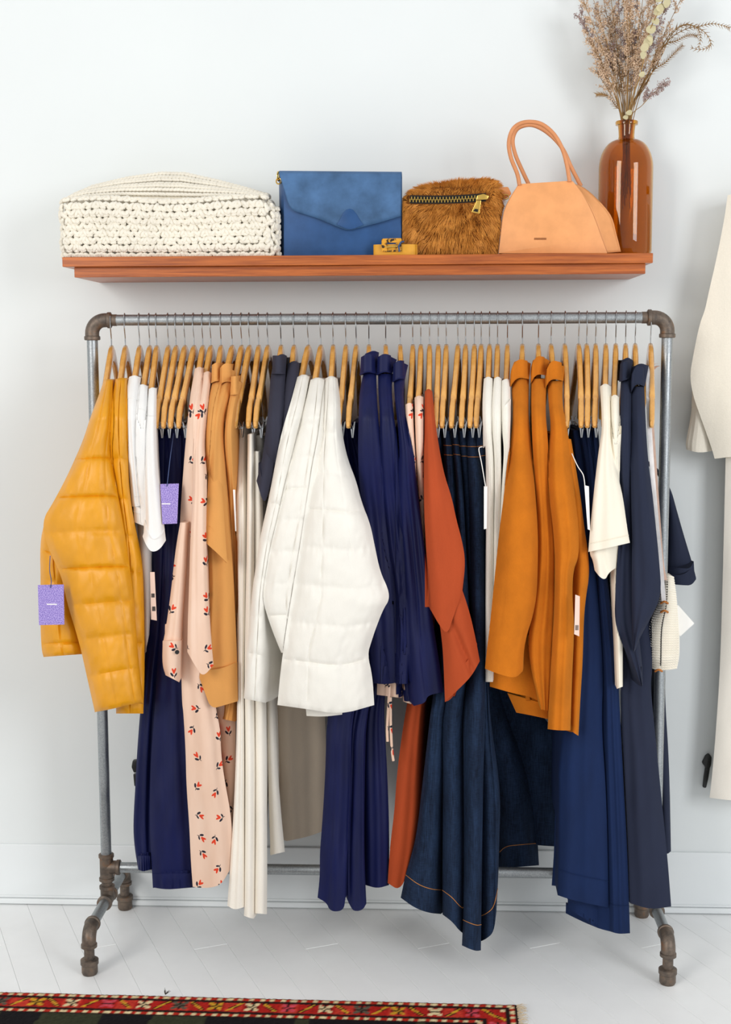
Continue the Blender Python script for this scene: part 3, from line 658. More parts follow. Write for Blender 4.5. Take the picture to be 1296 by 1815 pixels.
# ------------------------------------------------------------------ hangers
HL = .172                                        # half length of a hanger
NZ = un(1003, 611, 0).z-RAILZ                    # wooden neck top below the rail centre
TZ = un(1011, 762, -HL).z-RAILZ                  # lowest point of the tips
def hanger_meshes():
    mb = MB(); prof = []
    cl = [(0, NZ-.014, .017, .0058), (.10, NZ-.019, .016, .0058), (.22, NZ-.032, .0145, .0058), (.4, NZ-.058, .013, .0057), (.6, NZ-.087, .012, .0056), (.74, NZ-.107, .0115, .0058), (.75, NZ-.1135, .0065, .0050), (.775, NZ-.1165, .0065, .0050), (.79, NZ-.114, .0115, .0058), (.9, NZ-.129, .011, .0054), (.97, TZ+.0125, .0095, .0052), (1.0, TZ+.012, .005, .003)]
    rows = [(-t, z, h, wx) for t, z, h, wx in cl[::-1]]+[(t, z, h, wx) for t, z, h, wx in cl[1:]]
    V = []; n = 12
    for t, z, h, wx in rows:
        xo = -.005*t*t
        for k in range(n):
            a = 2*math.pi*k/n; c, s_ = math.cos(a), math.sin(a); e = .62
            V.append((xo+wx*math.copysign(abs(c)**e, c), t*HL, z+h*math.copysign(abs(s_)**e, s_)))
    F = [(i*n+k, i*n+(k+1) % n, (i+1)*n+(k+1) % n, (i+1)*n+k) for i in range(len(rows)-1) for k in range(n)]
    F += [tuple(range(n)), tuple((len(rows)-1)*n+k for k in range(n))]
    wood = mb.add(V, F).build('wood', M['hanger'])
    pts = [(0, 0, NZ-.004), (0, 0, NZ+.010), (0, -.001, NZ+.017), (0, -.006, -.026), (0, -.0115, -.014)]
    for i in range(9): a = math.pi*1.12-i*math.pi*1.25/8; pts.append((0, .0138*math.cos(a), .0138*math.sin(a)))
    hook = MB().tube(spline(pts, 40), .00115, 7).build('hook', M['chrome'])
    # trouser bar with two clips
    zb = TZ+.006; bar = MB().tube([(0, -HL*.92, zb+.003), (0, -HL*.86, zb-.004), (0, HL*.86, zb-.004), (0, HL*.92, zb+.003)], .0015, 8).build('clip_bar', M['chrome'])
    c = MB()
    for s_ in (-1, 1):
        c.add(*prism_raw([(s_*.001, -.007, .004), (s_*.004, -.007, .012), (s_*.0055, -.007, .012), (s_*.0035, -.007, -.004), (s_*.0015, -.007, -.020), (s_*.0004, -.007, -.020)], (0, .014, 0)))
    c.tube([(-.0042, 0, .001), (.0042, 0, .001)], .0022, 8)
    clip = c.build('clip', M['chrome'], None, False)
    for o in (wood, hook, bar, clip): col.objects.unlink(o)
    return wood.data, hook.data, bar.data, clip.data
def prism_raw(poly, vec): m = MB().prism(poly, vec); return m.v, m.f
HW, HH, HB, HC = hanger_meshes()
def hanger(loc, yaw, label, clip=False, group=None):
    o = thing('clothes_hanger', label, 'hanger', loc, group); o.rotation_euler = (0, 0, yaw)
    for nm, me in (('wood', HW), ('hook', HH))+((('clip_bar', HB),) if clip else ()):
        c = bpy.data.objects.new(nm, me); col.objects.link(c); c.parent = o
    if clip:
        for s_ in (-1, 1):
            c = bpy.data.objects.new('clip', HC); col.objects.link(c); c.parent = o; c.location = (0, s_*HL*.66, TZ+.002)
    return o
HDATA = [  # rail x, head x, what it carries, trouser clips, tip x
 (198.5, 196, 'ya'), (220, 223.5, 'yb'), (246, 248, 'wt'), (266, 265, 'wt'), (275, 278, 'wt'),
 (299, 297, 'vp', 279), (311.5, 312, 'vp', 293), (326.6, 328, 'vp', 306), (345, 346, 'vp', 318),
 (358, 356, 'fb'), (372, 375, 'fb'), (391, 392, 'tb'), (411.5, 411, 'tb'), (428, 428, 'tb'),
 (441, 445, 'ct', 421), (459, 455.6, 'ct', 443), (474, 475, 'bt', 457), (498, 498, 'gt'), (522, 520, 'gt'),
 (548.5, 544, 'wq'), (568, 570, 'wq'), (589.6, 590.5, 'wq'), (613.6, 612.7, 'vq', 604), (631, 632, 'vq', 622),
 (653.5, 654.4, 'vs'), (683.7, 683.7, 'vs'), (709, 710, 'vs'), (733.7, 730, 'fd'), (746.7, 745.5, 'fd'), (763, 760, 'ru'),
 (779.4, 775, 'de', 775), (792.3, 790, 'de', 786), (813.3, 812, 'de', 803), (825, 825, 'de', 823), (843, 840, 'de', 837), (852.5, 853.5, 'de', 848),
 (868, 868, 'rk'), (882, 882.5, 'rk'), (901, 898.5, 'rk'), (927.5, 925, 'oc'), (954.4, 955, 'oc'), (974, 980, 'oc'),
 (1000, 1003, 'ns', 1011.5), (1026.6, 1026, 'ns', 1036), (1040, 1040, 'ns', 1045), (1057.5, 1055, 'ns', 1058),
 (1074.8, 1074, 'cr'), (1092, 1092, 'cr'), (1110, 1109, 'nc'), (1125, 1128, 'nc'), (1152.5, 1155, 'bg', 1162)]
HLAB = [
 'wooden hanger inside the mustard quilted jacket nearest the pipe post',
 'wooden hanger inside the mustard quilted jacket next to the white tees',
 'wooden hanger inside the white tee nearest the mustard jackets',
 'wooden hanger inside the middle one of three white tees',
 'wooden hanger inside the white tee nearest the velvet trousers',
 'wooden clip hanger, first one counted from the white tees',
 'wooden clip hanger, second one counted from the white tees',
 'wooden clip hanger, third one counted from the white tees',
 'wooden clip hanger, fourth one counted from the white tees',
 'wooden hanger inside the floral dress beside the velvet trousers',
 'wooden hanger inside the floral dress beside the tan blouses',
 'wooden hanger inside the tan blouse nearest the floral dresses',
 'wooden hanger inside the middle one of three tan blouses',
 'wooden hanger inside the tan blouse nearest the cream trousers',
 'wooden clip hanger, first one counted from the tan blouses',
 'wooden clip hanger, second one counted from the tan blouses',
 'wooden clip hanger, third one counted from the tan blouses',
 'wooden hanger inside the charcoal top nearest the cream trousers',
 'wooden hanger inside the charcoal top nearest the ivory jackets',
 'wooden hanger inside the ivory jacket nearest the charcoal tops',
 'wooden hanger inside the middle one of three ivory jackets',
 'wooden hanger inside the ivory jacket nearest the velvet shirts',
 'wooden clip hanger right next to the ivory jackets',
 'wooden clip hanger right next to the velvet shirts',
 'wooden hanger inside the velvet shirt nearest the ivory jackets',
 'wooden hanger inside the middle one of three velvet shirts',
 'wooden hanger inside the velvet shirt nearest the rust dress',
 'wooden hanger inside the floral dress touching the velvet shirts',
 'wooden hanger inside the floral dress touching the rust dress',
 'wooden hanger inside the rust linen dress',
 'wooden clip hanger, first one counted from the rust dress',
 'wooden clip hanger, second one counted from the rust dress',
 'wooden clip hanger, third one counted from the rust dress',
 'wooden clip hanger, fourth one counted from the rust dress',
 'wooden clip hanger, fifth one counted from the rust dress',
 'wooden clip hanger, sixth one counted from the rust dress',
 'wooden hanger inside the white cardigan nearest the denim skirts',
 'wooden hanger inside the middle one of three white cardigans',
 'wooden hanger inside the white cardigan nearest the ochre coats',
 'wooden hanger inside the ochre coat nearest the white cardigans',
 'wooden hanger inside the middle one of three ochre coats',
 'wooden hanger inside the ochre coat nearest the navy skirts',
 'wooden clip hanger, first one counted from the ochre coats',
 'wooden clip hanger, second one counted from the ochre coats',
 'wooden clip hanger, third one counted from the ochre coats',
 'wooden clip hanger, fourth one counted from the ochre coats',
 'wooden hanger inside the cream tee nearest the navy skirts',
 'wooden hanger inside the cream tee nearest the midnight coats',
 'wooden hanger inside the midnight coat nearest the cream tees',
 'wooden hanger inside the midnight coat nearest the woven bag',
 'wooden hanger with the woven bag strap looped over it']
TIPS = {1: 178, 2: 207, 3: 231, 4: 247, 5: 266, 10: 343, 11: 355, 12: 376, 13: 386, 14: 406, 18: 488, 19: 508, 20: 518, 21: 550, 22: 586, 25: 655, 26: 687, 27: 714, 28: 726, 29: 743, 30: 761, 37: 865, 38: 881, 39: 897, 40: 923, 41: 956, 42: 990, 47: 1075, 48: 1091.5, 49: 1109, 50: 1132}
HX = [un(h[1], 640, 0).x for h in HDATA]
hn = [(un(h[0], 566, 0).x+un(h[1], 612, 0).x)/2 for h in HDATA]                       # where each hook sits on the rail
hf = [un(h[3] if len(h) > 3 else TIPS[i+1], 758, -HL).x-un(h[1], 612, 0).x for i, h in enumerate(HDATA)]   # sideways swing of the near arm
for _ in range(400):                             # neighbours lie against each other: ease apart any that would share space
    for i in range(len(hn)-1):
        g0 = .0119
        for q in (-1, -.5, 0, .5, 1):
            gap = (hn[i+1]+q*hf[i+1])-(hn[i]+q*hf[i])
            if gap < g0:
                e = (g0-gap)*.25
                if q: hf[i+1] += e*q; hf[i] -= e*q
                hn[i+1] += e*.5; hn[i] -= e*.5
HOBJ = []
for n_, h in enumerate(HDATA):
    HOBJ.append(hanger((hn[n_], 0, RAILZ), math.asin(max(-.3, min(.3, hf[n_]/HL))), HLAB[n_], len(h) > 3 and h[2] != 'bg', 'wooden hangers on the pipe rail'))

# ------------------------------------------------------------------ draped cloth
def cv(ox, oy, s): return lambda *p: [(ox+a/s, oy+b/s) for a, b in p]
A = cv(50, 640, 2.793); B = cv(400, 620, 2.592); C = cv(840, 600, 2.522); D = cv(130, 1180, 2.645); E = cv(480, 1180, 2.7); F_ = cv(850, 1180, 2.906)
PX = lambda *p: list(p)
def poly_at(P, k):
    acc = [0]
    for a, b in zip(P, P[1:]): acc.append(acc[-1]+math.hypot(b[0]-a[0], b[1]-a[1]))
    t = k*acc[-1]
    for i in range(len(P)-1):
        if t <= acc[i+1] or i == len(P)-2:
            f = (t-acc[i])/max(1e-9, acc[i+1]-acc[i]); return (P[i][0]+(P[i+1][0]-P[i][0])*f, P[i][1]+(P[i+1][1]-P[i][1])*f)
def smooth_poly(P, it=2):
    for _ in range(it):
        Q = [P[0]]
        for a, b in zip(P, P[1:]): Q += [(a[0]*.75+b[0]*.25, a[1]*.75+b[1]*.25), (a[0]*.25+b[0]*.75, a[1]*.25+b[1]*.75)]
        Q.append(P[-1]); P = Q
    return P
def drape(name, mat, parent, L, R, T=None, Bt=None, yf=-.18, yb=.12, hx=None, wb=.014, bulge=.016, folds=(), wr=.003, nu=26, nv=52, quilt=None, seed=0, rough_edge=True, neck=None):
    """Cloth tube. Front sheet between edges L and R (tops to hems), its depth yf; sides run back to yb and gather to width wb at the hanger."""
    L = smooth_poly(L); R = smooth_poly(R); T = smooth_poly(T) if T else [L[0], R[0]]; Bt = smooth_poly(Bt) if Bt else [L[-1], R[-1]]
    T = [L[0]]+T[1:-1]+[R[0]]; Bt = [L[-1]]+Bt[1:-1]+[R[-1]]
    if isinstance(yf, (int, float)): yf = [(0, yf), (1, yf)]
    NX = .008 if neck == 'collar' else 0.0
    def Y(v):
        for (a, p), (b, q) in zip(yf, yf[1:]):
            if v <= b: t = (v-a)/max(1e-9, b-a); t = t*t*(3-2*t); return p+(q-p)*t
        return yf[-1][1]
    Ls = [poly_at(L, j/nv) for j in range(nv+1)]; Rs = [poly_at(R, j/nv) for j in range(nv+1)]
    Ts = [poly_at(T, i/nu) for i in range(nu+1)]; Bs = [poly_at(Bt, i/nu) for i in range(nu+1)]
    so = seed*7.31
    def surf(i, j, du=0):
        u, v = i/nu, j/nv; l, r, t, b = Ls[j], Rs[j], Ts[i], Bs[i]; q = []
        for k in (0, 1):
            q.append((1-u)*l[k]+u*r[k]+(1-v)*t[k]+v*b[k]-((1-u)*(1-v)*Ls[0][k]+u*(1-v)*Rs[0][k]+(1-u)*v*Ls[-1][k]+u*v*Rs[-1][k]))
        y = Y(v)
        if neck:                             # over the hanger: follow its sloping arm, then fall from the tip
            arm = -.172*float(np.interp(q[1], [605, 626, 650, 677, 696, 717, 740], [.04, .22, .42, .62, .77, .92, 1.03]))-.017-NX; k = max(0, min(1, (q[1]-762)/170)); k = k*k*(3-2*k)
            y = arm+(y-arm)*k if neck != 'collar' else arm
        wpx = abs(r[0]-l[0])*.00112; bl = min(bulge, .8*wpx)
        y += bl*abs(2*u-1)**2.4
        for f in folds:
            uc = f[0]+(f[1]-f[0])*v; am = f[2]*min(1, .25+v*1.1); ww = f[3] if len(f) > 3 else .15; am *= 1 if len(f) > 3 else .55
            y += am*math.exp(-((u-uc)/ww)**2)
        X = q[0]*.0011; Z = q[1]*.0011; fade = min(1, 4*u, 4*(1-u))
        tl = X*.35*math.sin(so)
        y -= fade*min(1, .25+v*2)*(wr*2.2*noise.noise((X*17+so, Z*4+tl*9, so))+wr*.55*noise.noise((X*38+so+Z*6*math.sin(so*3), Z*14+3, so+5)))
        if quilt:
            vs_, us_, am = quilt; g = 1
            for arr, c, rg in ((vs_, v, 1), (us_, u, .65)):
                for a, bb in zip(arr, arr[1:]):
                    if a <= c <= bb: s_ = (c-a)/(bb-a); g *= 1-rg+rg*max(0, 4*s_*(1-s_))**(.36 if rg == 1 else .2); break
            y -= am*g*min(1, 8*u+.3, 8*(1-u)+.3)
            y -= .0024*noise.noise((X*26+so, Z*20, so+9))+.004*(1-g)*noise.noise((X*130+so, Z*40, so+2))+.0012*noise.noise((X*75+Z*30, Z*55, so))
        return un(q[0], q[1], y)
    front = [[surf(i, j) for i in range(nu+1)] for j in range(nv+1)]
    root = parent
    while root.parent: root = root.parent
    me = bpy.data.meshes.new(name); me.materials.append(M[mat] if isinstance(mat, str) else mat)
    o = bpy.data.objects.new(name, me); col.objects.link(o); o.parent = parent
    CLOTH.append(dict(o=o, root=root, front=front, nu=nu, nv=nv, yb=yb, hx=hx, wb=wb))
    return o, front
CLOTH = []; SEAMS = []
def assemble(r, stop=None):                      # front sheet, sides running back to the hanger, turned-in hem
    front, nu, nv, yb, hx, wb = r['front'], r['nu'], r['nv'], r['yb'], r['hx'], r['wb']
    ns, nb = 10, 3; V = []; loop = nu+1+ns+nb+ns
    for j in range(nv+1):
        fr = front[j]; a, b = fr[0], fr[-1]; hxx = hx if hx is not None else (a.x+b.x)/2
        yv = max(yb, min(a.y, b.y)+.012); row = []
        if max(a.y, b.y) < -.03: kz = max(0, min(1, (min(a.z, b.z)-Z1-.03)/.22)); yv = min(yv, -.017+(yb+.017)*kz) if yb > -.017 else yv
        half = min(wb, max(.004, abs(b.x-a.x)*.8))/2
        for k in range(1, ns+1):
            t = k/(ns+1); row.append(Vector((b.x+(hxx+half-b.x)*t**.75, b.y+(yv-b.y)*t, b.z)))
        for k in range(nb): f = k/(nb-1); row.append(Vector((hxx+half-2*half*f, yv+.004*math.sin(math.pi*f), b.z+(a.z-b.z)*f)))
        for k in range(ns, 0, -1):
            t = k/(ns+1); row.append(Vector((a.x+(hxx-half-a.x)*t**.75, a.y+(yv-a.y)*t, a.z)))
        V += fr; V += [stop(p, min(a.y, b.y)) for p in row] if stop else row
    F = []
    for j in range(nv):
        for k in range(loop):
            k2 = (k+1) % loop; F.append((j*loop+k, j*loop+k2, (j+1)*loop+k2, (j+1)*loop+k))
    F.append(tuple(range(loop)))
    base = nv*loop; cen = sum(V[base:base+loop], Vector())/loop; s0 = len(V)
    for k in range(loop):
        p = V[base+k]; d = cen-p; d.z = 0; q = p+d.normalized()*min(.003, d.length*.3); V.append(Vector((q.x, q.y, p.z+.001)))
    for k in range(loop):
        p = V[s0+k]; V.append(Vector((p.x+(cen.x-p.x)*.1, p.y+(cen.y-p.y)*.1, p.z+.035)))
    for k in range(loop):
        k2 = (k+1) % loop; F.append((base+k, base+k2, s0+k2, s0+k)); F.append((s0+k, s0+k2, s0+loop+k2, s0+loop+k))
    F.append(tuple(s0+loop+k for k in range(loop)))
    return V, F
def to_depth(p, y):                              # slide a point along its sight line to depth y
    d = p-CAM; return CAM+d*((y-CAM.y)/d.y)
def resolve_cloth():
    """Let the hanging pieces press against each other instead of passing through: a sheet that lies behind
    another gives way to it, and every piece ends where the next one behind it begins."""
    AX = Vector((0, 1, 0))
    def ftree(r):
        nu = r['nu']; V = [p for row in r['front'] for p in row]
        r['lo'] = (min(p.x for p in V), min(p.z for p in V)); r['hi'] = (max(p.x for p in V), max(p.z for p in V)); r['my'] = sum(p.y for p in V)/len(V)
        r['ft'] = BVHTree.FromPolygons(V, [(j*(nu+1)+i, j*(nu+1)+i+1, (j+1)*(nu+1)+i+1, (j+1)*(nu+1)+i) for j in range(r['nv']) for i in range(nu)])
    for r in CLOTH: ftree(r)
    def touch(a, b): return not any(a['lo'][i] > b['hi'][i] or b['lo'][i] > a['hi'][i] for i in (0, 1))
    for it in range(3):
        for k in sorted(range(len(CLOTH)), key=lambda q: CLOTH[q]['my']):
            r = CLOTH[k]; moved = False
            for q in CLOTH:
                if q['root'] is r['root'] or not touch(q, r): continue
                hits = []
                for j, row in enumerate(r['front']):
                    for i, p in enumerate(row):
                        if not (q['lo'][0] <= p.x <= q['hi'][0] and q['lo'][1] <= p.z <= q['hi'][1]): continue
                        h = q['ft'].ray_cast(Vector((p.x, -2, p.z)), AX)
                        if h[0]: hits.append((p.y-h[0].y, j, i, h[0].y))
                if not hits: continue
                ds = sorted(h[0] for h in hits)
                if ds[len(ds)//2] <= 0:                   # this one lies in front of q: its rim rests on q
                    for d, j, i, y in hits:
                        if -.002 < d < .05: r['front'][j][i] = to_depth(r['front'][j][i], y-.002); moved = True
                    continue
                if it == 0: continue                      # rims first, then whatever still lies too far forward gives way
                for d, j, i, y in hits:
                    if -.03 < d < .0045: r['front'][j][i] = to_depth(r['front'][j][i], y+.0045); moved = True
            if moved: ftree(r)
    bpy.context.view_layer.update()
    wood = []
    for i, h in enumerate(HOBJ):
        c = h.children[0]; m_ = h.matrix_world; V = [m_ @ v.co for v in c.data.vertices]
        wood.append((BVHTree.FromPolygons(V, [tuple(p.vertices) for p in c.data.polygons]), min(v.x for v in V), max(v.x for v in V), min(v.z for v in V), max(v.z for v in V), h.location.x))
    done = []
    for r in sorted(CLOTH, key=lambda q: -q['my']):
        near = [q for q in done if q['root'] is not r['root']]
        mine = min(range(len(HOBJ)), key=lambda i: abs(HX[i]-r['root'].location.x))
        def stop(p, ys):
            h = r['ft'].ray_cast(Vector((p.x, -2, p.z)), AX); y0 = (h[0].y if h[0] else ys)+.0006
            y0 = min(y0, p.y); best = p.y; o_ = Vector((p.x, y0, p.z)); L = p.y-y0
            if L <= 0: return p
            for q in near:
                if not (q['b'][0] <= p.x <= q['b'][1] and q['b'][2] <= p.z <= q['b'][3]) or q['b'][4] > p.y: continue
                h = q['t'].ray_cast(o_, AX, L+.002)
                if h[0] and h[1].y < 0: best = min(best, h[0].y-.0018)
            for i, (t, x0, x1, z0, z1, hx_) in enumerate(wood):
                if i == mine or not (x0 <= p.x <= x1 and z0 <= p.z <= z1): continue
                h = t.ray_cast(o_, AX, L+.002)
                if h[0]: best = min(best, h[0].y-.001)
            return Vector((p.x, max(best, y0), p.z))
        V, F = assemble(r, stop); off = parent_off(r['o'].parent); me = r['o'].data
        me.from_pydata([(p.x-off.x, p.y-off.y, p.z-off.z) for p in V], [], F)
        bm = bmesh.new(); bm.from_mesh(me); bmesh.ops.recalc_face_normals(bm, faces=bm.faces)
        for f in bm.faces: f.smooth = True
        for e in bm.edges:
            if e.is_manifold and e.calc_face_angle(0) > .75: e.smooth = False
        bm.to_mesh(me); P = [tuple(v.index for v in f.verts) for f in bm.faces]; bm.free()
        r['t'] = BVHTree.FromPolygons(V, P); r['b'] = (min(p.x for p in V), max(p.x for p in V), min(p.z for p in V), max(p.z for p in V), min(p.y for p in V)); done.append(r)
    for front, j, name, mat, parent, rad in SEAMS:
        MB().tube([p+Vector((0, -.0012, 0)) for p in front[j]], rad, 5).build(name, M[mat], parent)
def seam(front, j, name, mat, parent, r=.0006): SEAMS.append((front, j, name, mat, parent, r))
def garment(name, label, cat, h, group=None, z=.9):
    return thing(name, label, cat, (HX[h-1] if h else 0, 0, z), group)
# ------------------------------------------------------------------ garments, in the order they hang
# mustard quilted jackets
vq = [0, .24, .36, .47, .58, .685, .79, .895, 1.0]
g = garment('quilted_jacket', 'mustard quilted jacket with purple tag hanging next to the pipe post', 'jacket', 1)
drape('body', 'yellow', g, A((376, 95), (345, 180), (300, 300), (275, 385), (205, 545), (130, 690), (65, 795), (98, 930), (165, 1062), (190, 1190), (255, 1400), (290, 1560), (330, 1738)),
      A((420, 95), (425, 300), (412, 460), (440, 640), (470, 800), (500, 1000), (525, 1180), (545, 1480), (572, 1700)), T=A((376, 95), (400, 88), (420, 95)), Bt=A((330, 1738), (420, 1722), (500, 1700), (572, 1690)),
      yf=-.215, neck=1, hx=HX[0], nu=56, nv=150, quilt=(vq, [-.03, .42, .8, 1.03], .011), bulge=.03, wr=.002, seed=1)
drape('sleeve', 'yellow', g, A((80, 800), (58, 900), (62, 1100), (60, 1300), (66, 1430), (76, 1465)), A((200, 860), (190, 1000), (215, 1150), (250, 1330), (275, 1450)), yf=-.165, yb=-.09, wb=.03, nu=26, nv=60, quilt=([0, .2, .42, .66, .9, 1], [-.05, .5, 1.05], .006), bulge=.02, seed=2)
g = garment('quilted_jacket', 'mustard quilted jacket pressed between its tagged twin and the white tees', 'jacket', 2)
drape('body', 'yellow', g, A((432, 90), (410, 200), (400, 300), (405, 450), (430, 640), (450, 900), (430, 1300), (435, 1745)), A((490, 90), (492, 300), (495, 490), (500, 640), (525, 800), (560, 950), (572, 1100), (578, 1500), (570, 1745)),
      T=A((432, 90), (465, 80), (490, 90)), yf=-.175, neck=1, hx=HX[1], nu=34, nv=100, quilt=(vq, [-.1, .5, 1.05], .007), seed=3)
# white tees
wt = [('white short-sleeved tee hanging against the mustard jacket', ((500, 78), (475, 190), (470, 270), (484, 400), (500, 560), (512, 722)), ((558, 84), (540, 250), (535, 400), (545, 560), (565, 716)), None, -.155),
      ('white short-sleeved tee hanging between two other white tees', ((545, 122), (517, 260), (511, 380), (515, 550), (524, 795)), ((592, 128), (590, 300), (590, 500), (600, 700), (612, 830)), ((524, 797), (570, 815), (612, 835)), -.165),
      ('white short-sleeved tee with curled sleeve beside the navy velvet trousers', ((597, 138), (588, 250), (574, 350), (578, 600), (588, 800), (566, 868)), ((637, 138), (634, 330), (640, 500), (656, 650), (682, 888)), ((566, 868), (585, 915), (610, 947), (650, 935), (682, 888)), -.18)]
for i, (lb, l, r, b, y) in enumerate(wt):
    g = garment('tee_shirt', lb, 'shirt', 3+i)
    o, fr = drape('sleeve', 'tee_white', g, A(*l), A(*r), T=A(l[0], ((l[0][0]+r[0][0])/2, l[0][1]-10), r[0]), Bt=A(*b) if b else None, yf=y, neck=1, yb=.03, hx=HX[2+i], seed=4+i, folds=((.35, .5, .006),))
    seam(fr, 48, 'hem_seam', 'tee_white', o, .0006); seam(fr, 9, 'shoulder_seam', 'tee_white', o, .0006)
    if i == 1: drape('body', 'tee_white', g, A((540, 800), (548, 950), (560, 1100), (572, 1300), (580, 1445)), A((600, 800), (610, 950), (614, 1100), (606, 1250), (598, 1360)), yf=-.115, yb=.12, hx=HX[2+i], seed=40)
    else: drape('body', 'tee_white', g, A((505+i*40, 500), (520+i*35, 800), (535+i*25, 1000)), A((530+i*40, 500), (545+i*35, 800), (560+i*25, 1000)), yf=-.10, yb=.13, hx=HX[2+i], seed=41+i, nu=12, nv=24)
# navy velvet trousers by the floral dresses
vp = [('navy velvet trousers with elastic cuff hanging beside the white tees', PX((279, 762), (272, 950), (262, 1100), (256, 1180), (245, 1300), (240, 1390), (236, 1460), (238, 1500), (245, 1541)), PX((300, 762), (302, 950), (296, 1100), (284, 1180), (275, 1300), (272, 1541)), -.105),
      ('navy velvet trousers with purple tag and elastic cuff beside the floral dress', PX((293, 760), (290, 1000), (281, 1150), (272, 1290), (267, 1350), (265, 1456), (268, 1520), (271, 1573)), PX((322, 760), (322, 1000), (330, 1180), (338, 1300), (346, 1450), (354, 1572)), -.125),
      ('navy velvet trousers tucked behind the tagged velvet trousers', PX((303, 762), (300, 1000), (302, 1300), (305, 1500)), PX((330, 762), (330, 1000), (334, 1300), (340, 1500)), -.07),
      ('navy velvet trousers tucked behind the floral dress', PX((318, 762), (318, 1000), (320, 1300), (322, 1480)), PX((344, 762), (344, 1000), (346, 1300), (350, 1480)), -.08)]
for i, (lb, l, r, y) in enumerate(vp):
    g = garment('velvet_trousers', lb, 'trousers', 6+i)
    bt = [(l[-1][0], l[-1][1]), ((l[-1][0]*.7+r[-1][0]*.3), l[-1][1]+4), ((l[-1][0]*.3+r[-1][0]*.7), l[-1][1]+1), r[-1]]
    o, fr = drape('leg', 'velvet', g, l, r, Bt=bt, yf=[(0, -.10), (.3, y), (1, y)], yb=.08, hx=HX[5+i], seed=10+i, wr=.006, folds=((.35, .3, .012), (.7, .75, .012)), nv=70)
    if i < 2:      # gathered elastic cuff
        q = [(a+(1.2 if k % 2 else -1.2), b) for k, (a, b) in enumerate([(l[-1][0], l[-1][1]-36), (l[-1][0]+1, l[-1][1]-18), l[-1]])]
        drape('cuff', 'velvet', g, [(l[-1][0]-1, l[-1][1]-24), (l[-1][0], l[-1][1]+1)], [(r[-1][0], r[-1][1]-24), (r[-1][0]+1, r[-1][1]+1)], Bt=bt, yf=y-.003, yb=y+.05, hx=None, wb=.05, seed=30+i, nv=12, folds=[(k/7, k/7, .004, .03) for k in range(1, 7)])
    drape('leg', 'velvet', g, [(HDATA[5+i][1]-5-.01*(b-762), b-(6 if k else 0)) for k, (a, b) in enumerate(l)], [(HDATA[5+i][1]+4-.01*(b-762), b-6) for a, b in r], yf=[(0, -.03), (.3, .03), (1, .03)], yb=.13, hx=HX[5+i], seed=16+i, nu=14, nv=30)
# floral dresses
g = garment('floral_dress', 'long blush floral dress with buttoned cuff in front of the velvet trousers', 'dress', 10)
Lb = A((825, 38), (800, 180), (772, 480), (750, 800), (748, 1000), (756, 1250), (757, 1500), (762, 1700))+D((515, 200), (527, 400), (530, 560), (545, 760), (550, 900), (560, 1036))
Rb = A((868, 38), (862, 250), (862, 500), (880, 1000), (900, 1500))+D((668, 200), (690, 300), (692, 400), (706, 520), (740, 700), (748, 850), (738, 950))
drape('body', 'floral', g, Lb, Rb, T=A((825, 38), (848, 26), (868, 38)), Bt=D((560, 1036), (600, 1042), (650, 1040), (695, 1025), (738, 950)), yf=-.155, neck=1, yb=.12, hx=HX[9], seed=50, nv=100, nu=34, folds=((.3, .2, .010), (.62, .9, .010)))
o, fr = drape('sleeve', 'floral', g, A((752, 800), (735, 900), (724, 980), (706, 1150), (682, 1320), (668, 1392)), A((790, 800), (782, 1000), (772, 1150), (760, 1300), (758, 1392)), yf=-.185, yb=-.12, wb=.03, seed=51, folds=((.45, .4, .006),))
cu, fr = drape('cuff', 'floral', g, A((666, 1385), (663, 1500), (680, 1555)), A((760, 1385), (757, 1490), (748, 1590)), Bt=A((680, 1555), (710, 1570), (748, 1590)), yf=-.191, yb=-.13, wb=.04, seed=52, nv=14)
c = un(50+738/2.793, 640+1440/2.793, -.195); MB().tube([c, c+Vector((0, -.003, 0))], .0042, 12).build('button', M['ink'], cu)
g = garment('floral_dress', 'long blush floral dress hanging right beside the tan blouses', 'dress', 11)
drape('body', 'floral', g, A((890, 300), (885, 800), (890, 1300), (900, 1700))+D((680, 240), (700, 500), (735, 900)), A((920, 300), (930, 800), (960, 1300), (985, 1700))+D((762, 150), (762, 400), (757, 700), (748, 950)), yf=-.10, yb=.13, hx=HX[10], seed=53, nv=80)
drape('sleeve', 'floral', g, A((868, 58), (842, 200), (826, 300), (816, 480), (812, 700), (802, 900), (797, 1100), (790, 1300), (788, 1440)), A((910, 60), (892, 200), (880, 330), (872, 450), (886, 560), (880, 800), (885, 1000), (892, 1200), (905, 1380), (918, 1505)), T=A((868, 58), (890, 48), (910, 60)), Bt=A((788, 1440), (830, 1515), (865, 1565), (918, 1505)), yf=-.205, neck=1, yb=-.05, hx=HX[10], seed=54, nv=80, folds=((.35, .4, .010), (.75, .6, .005)))
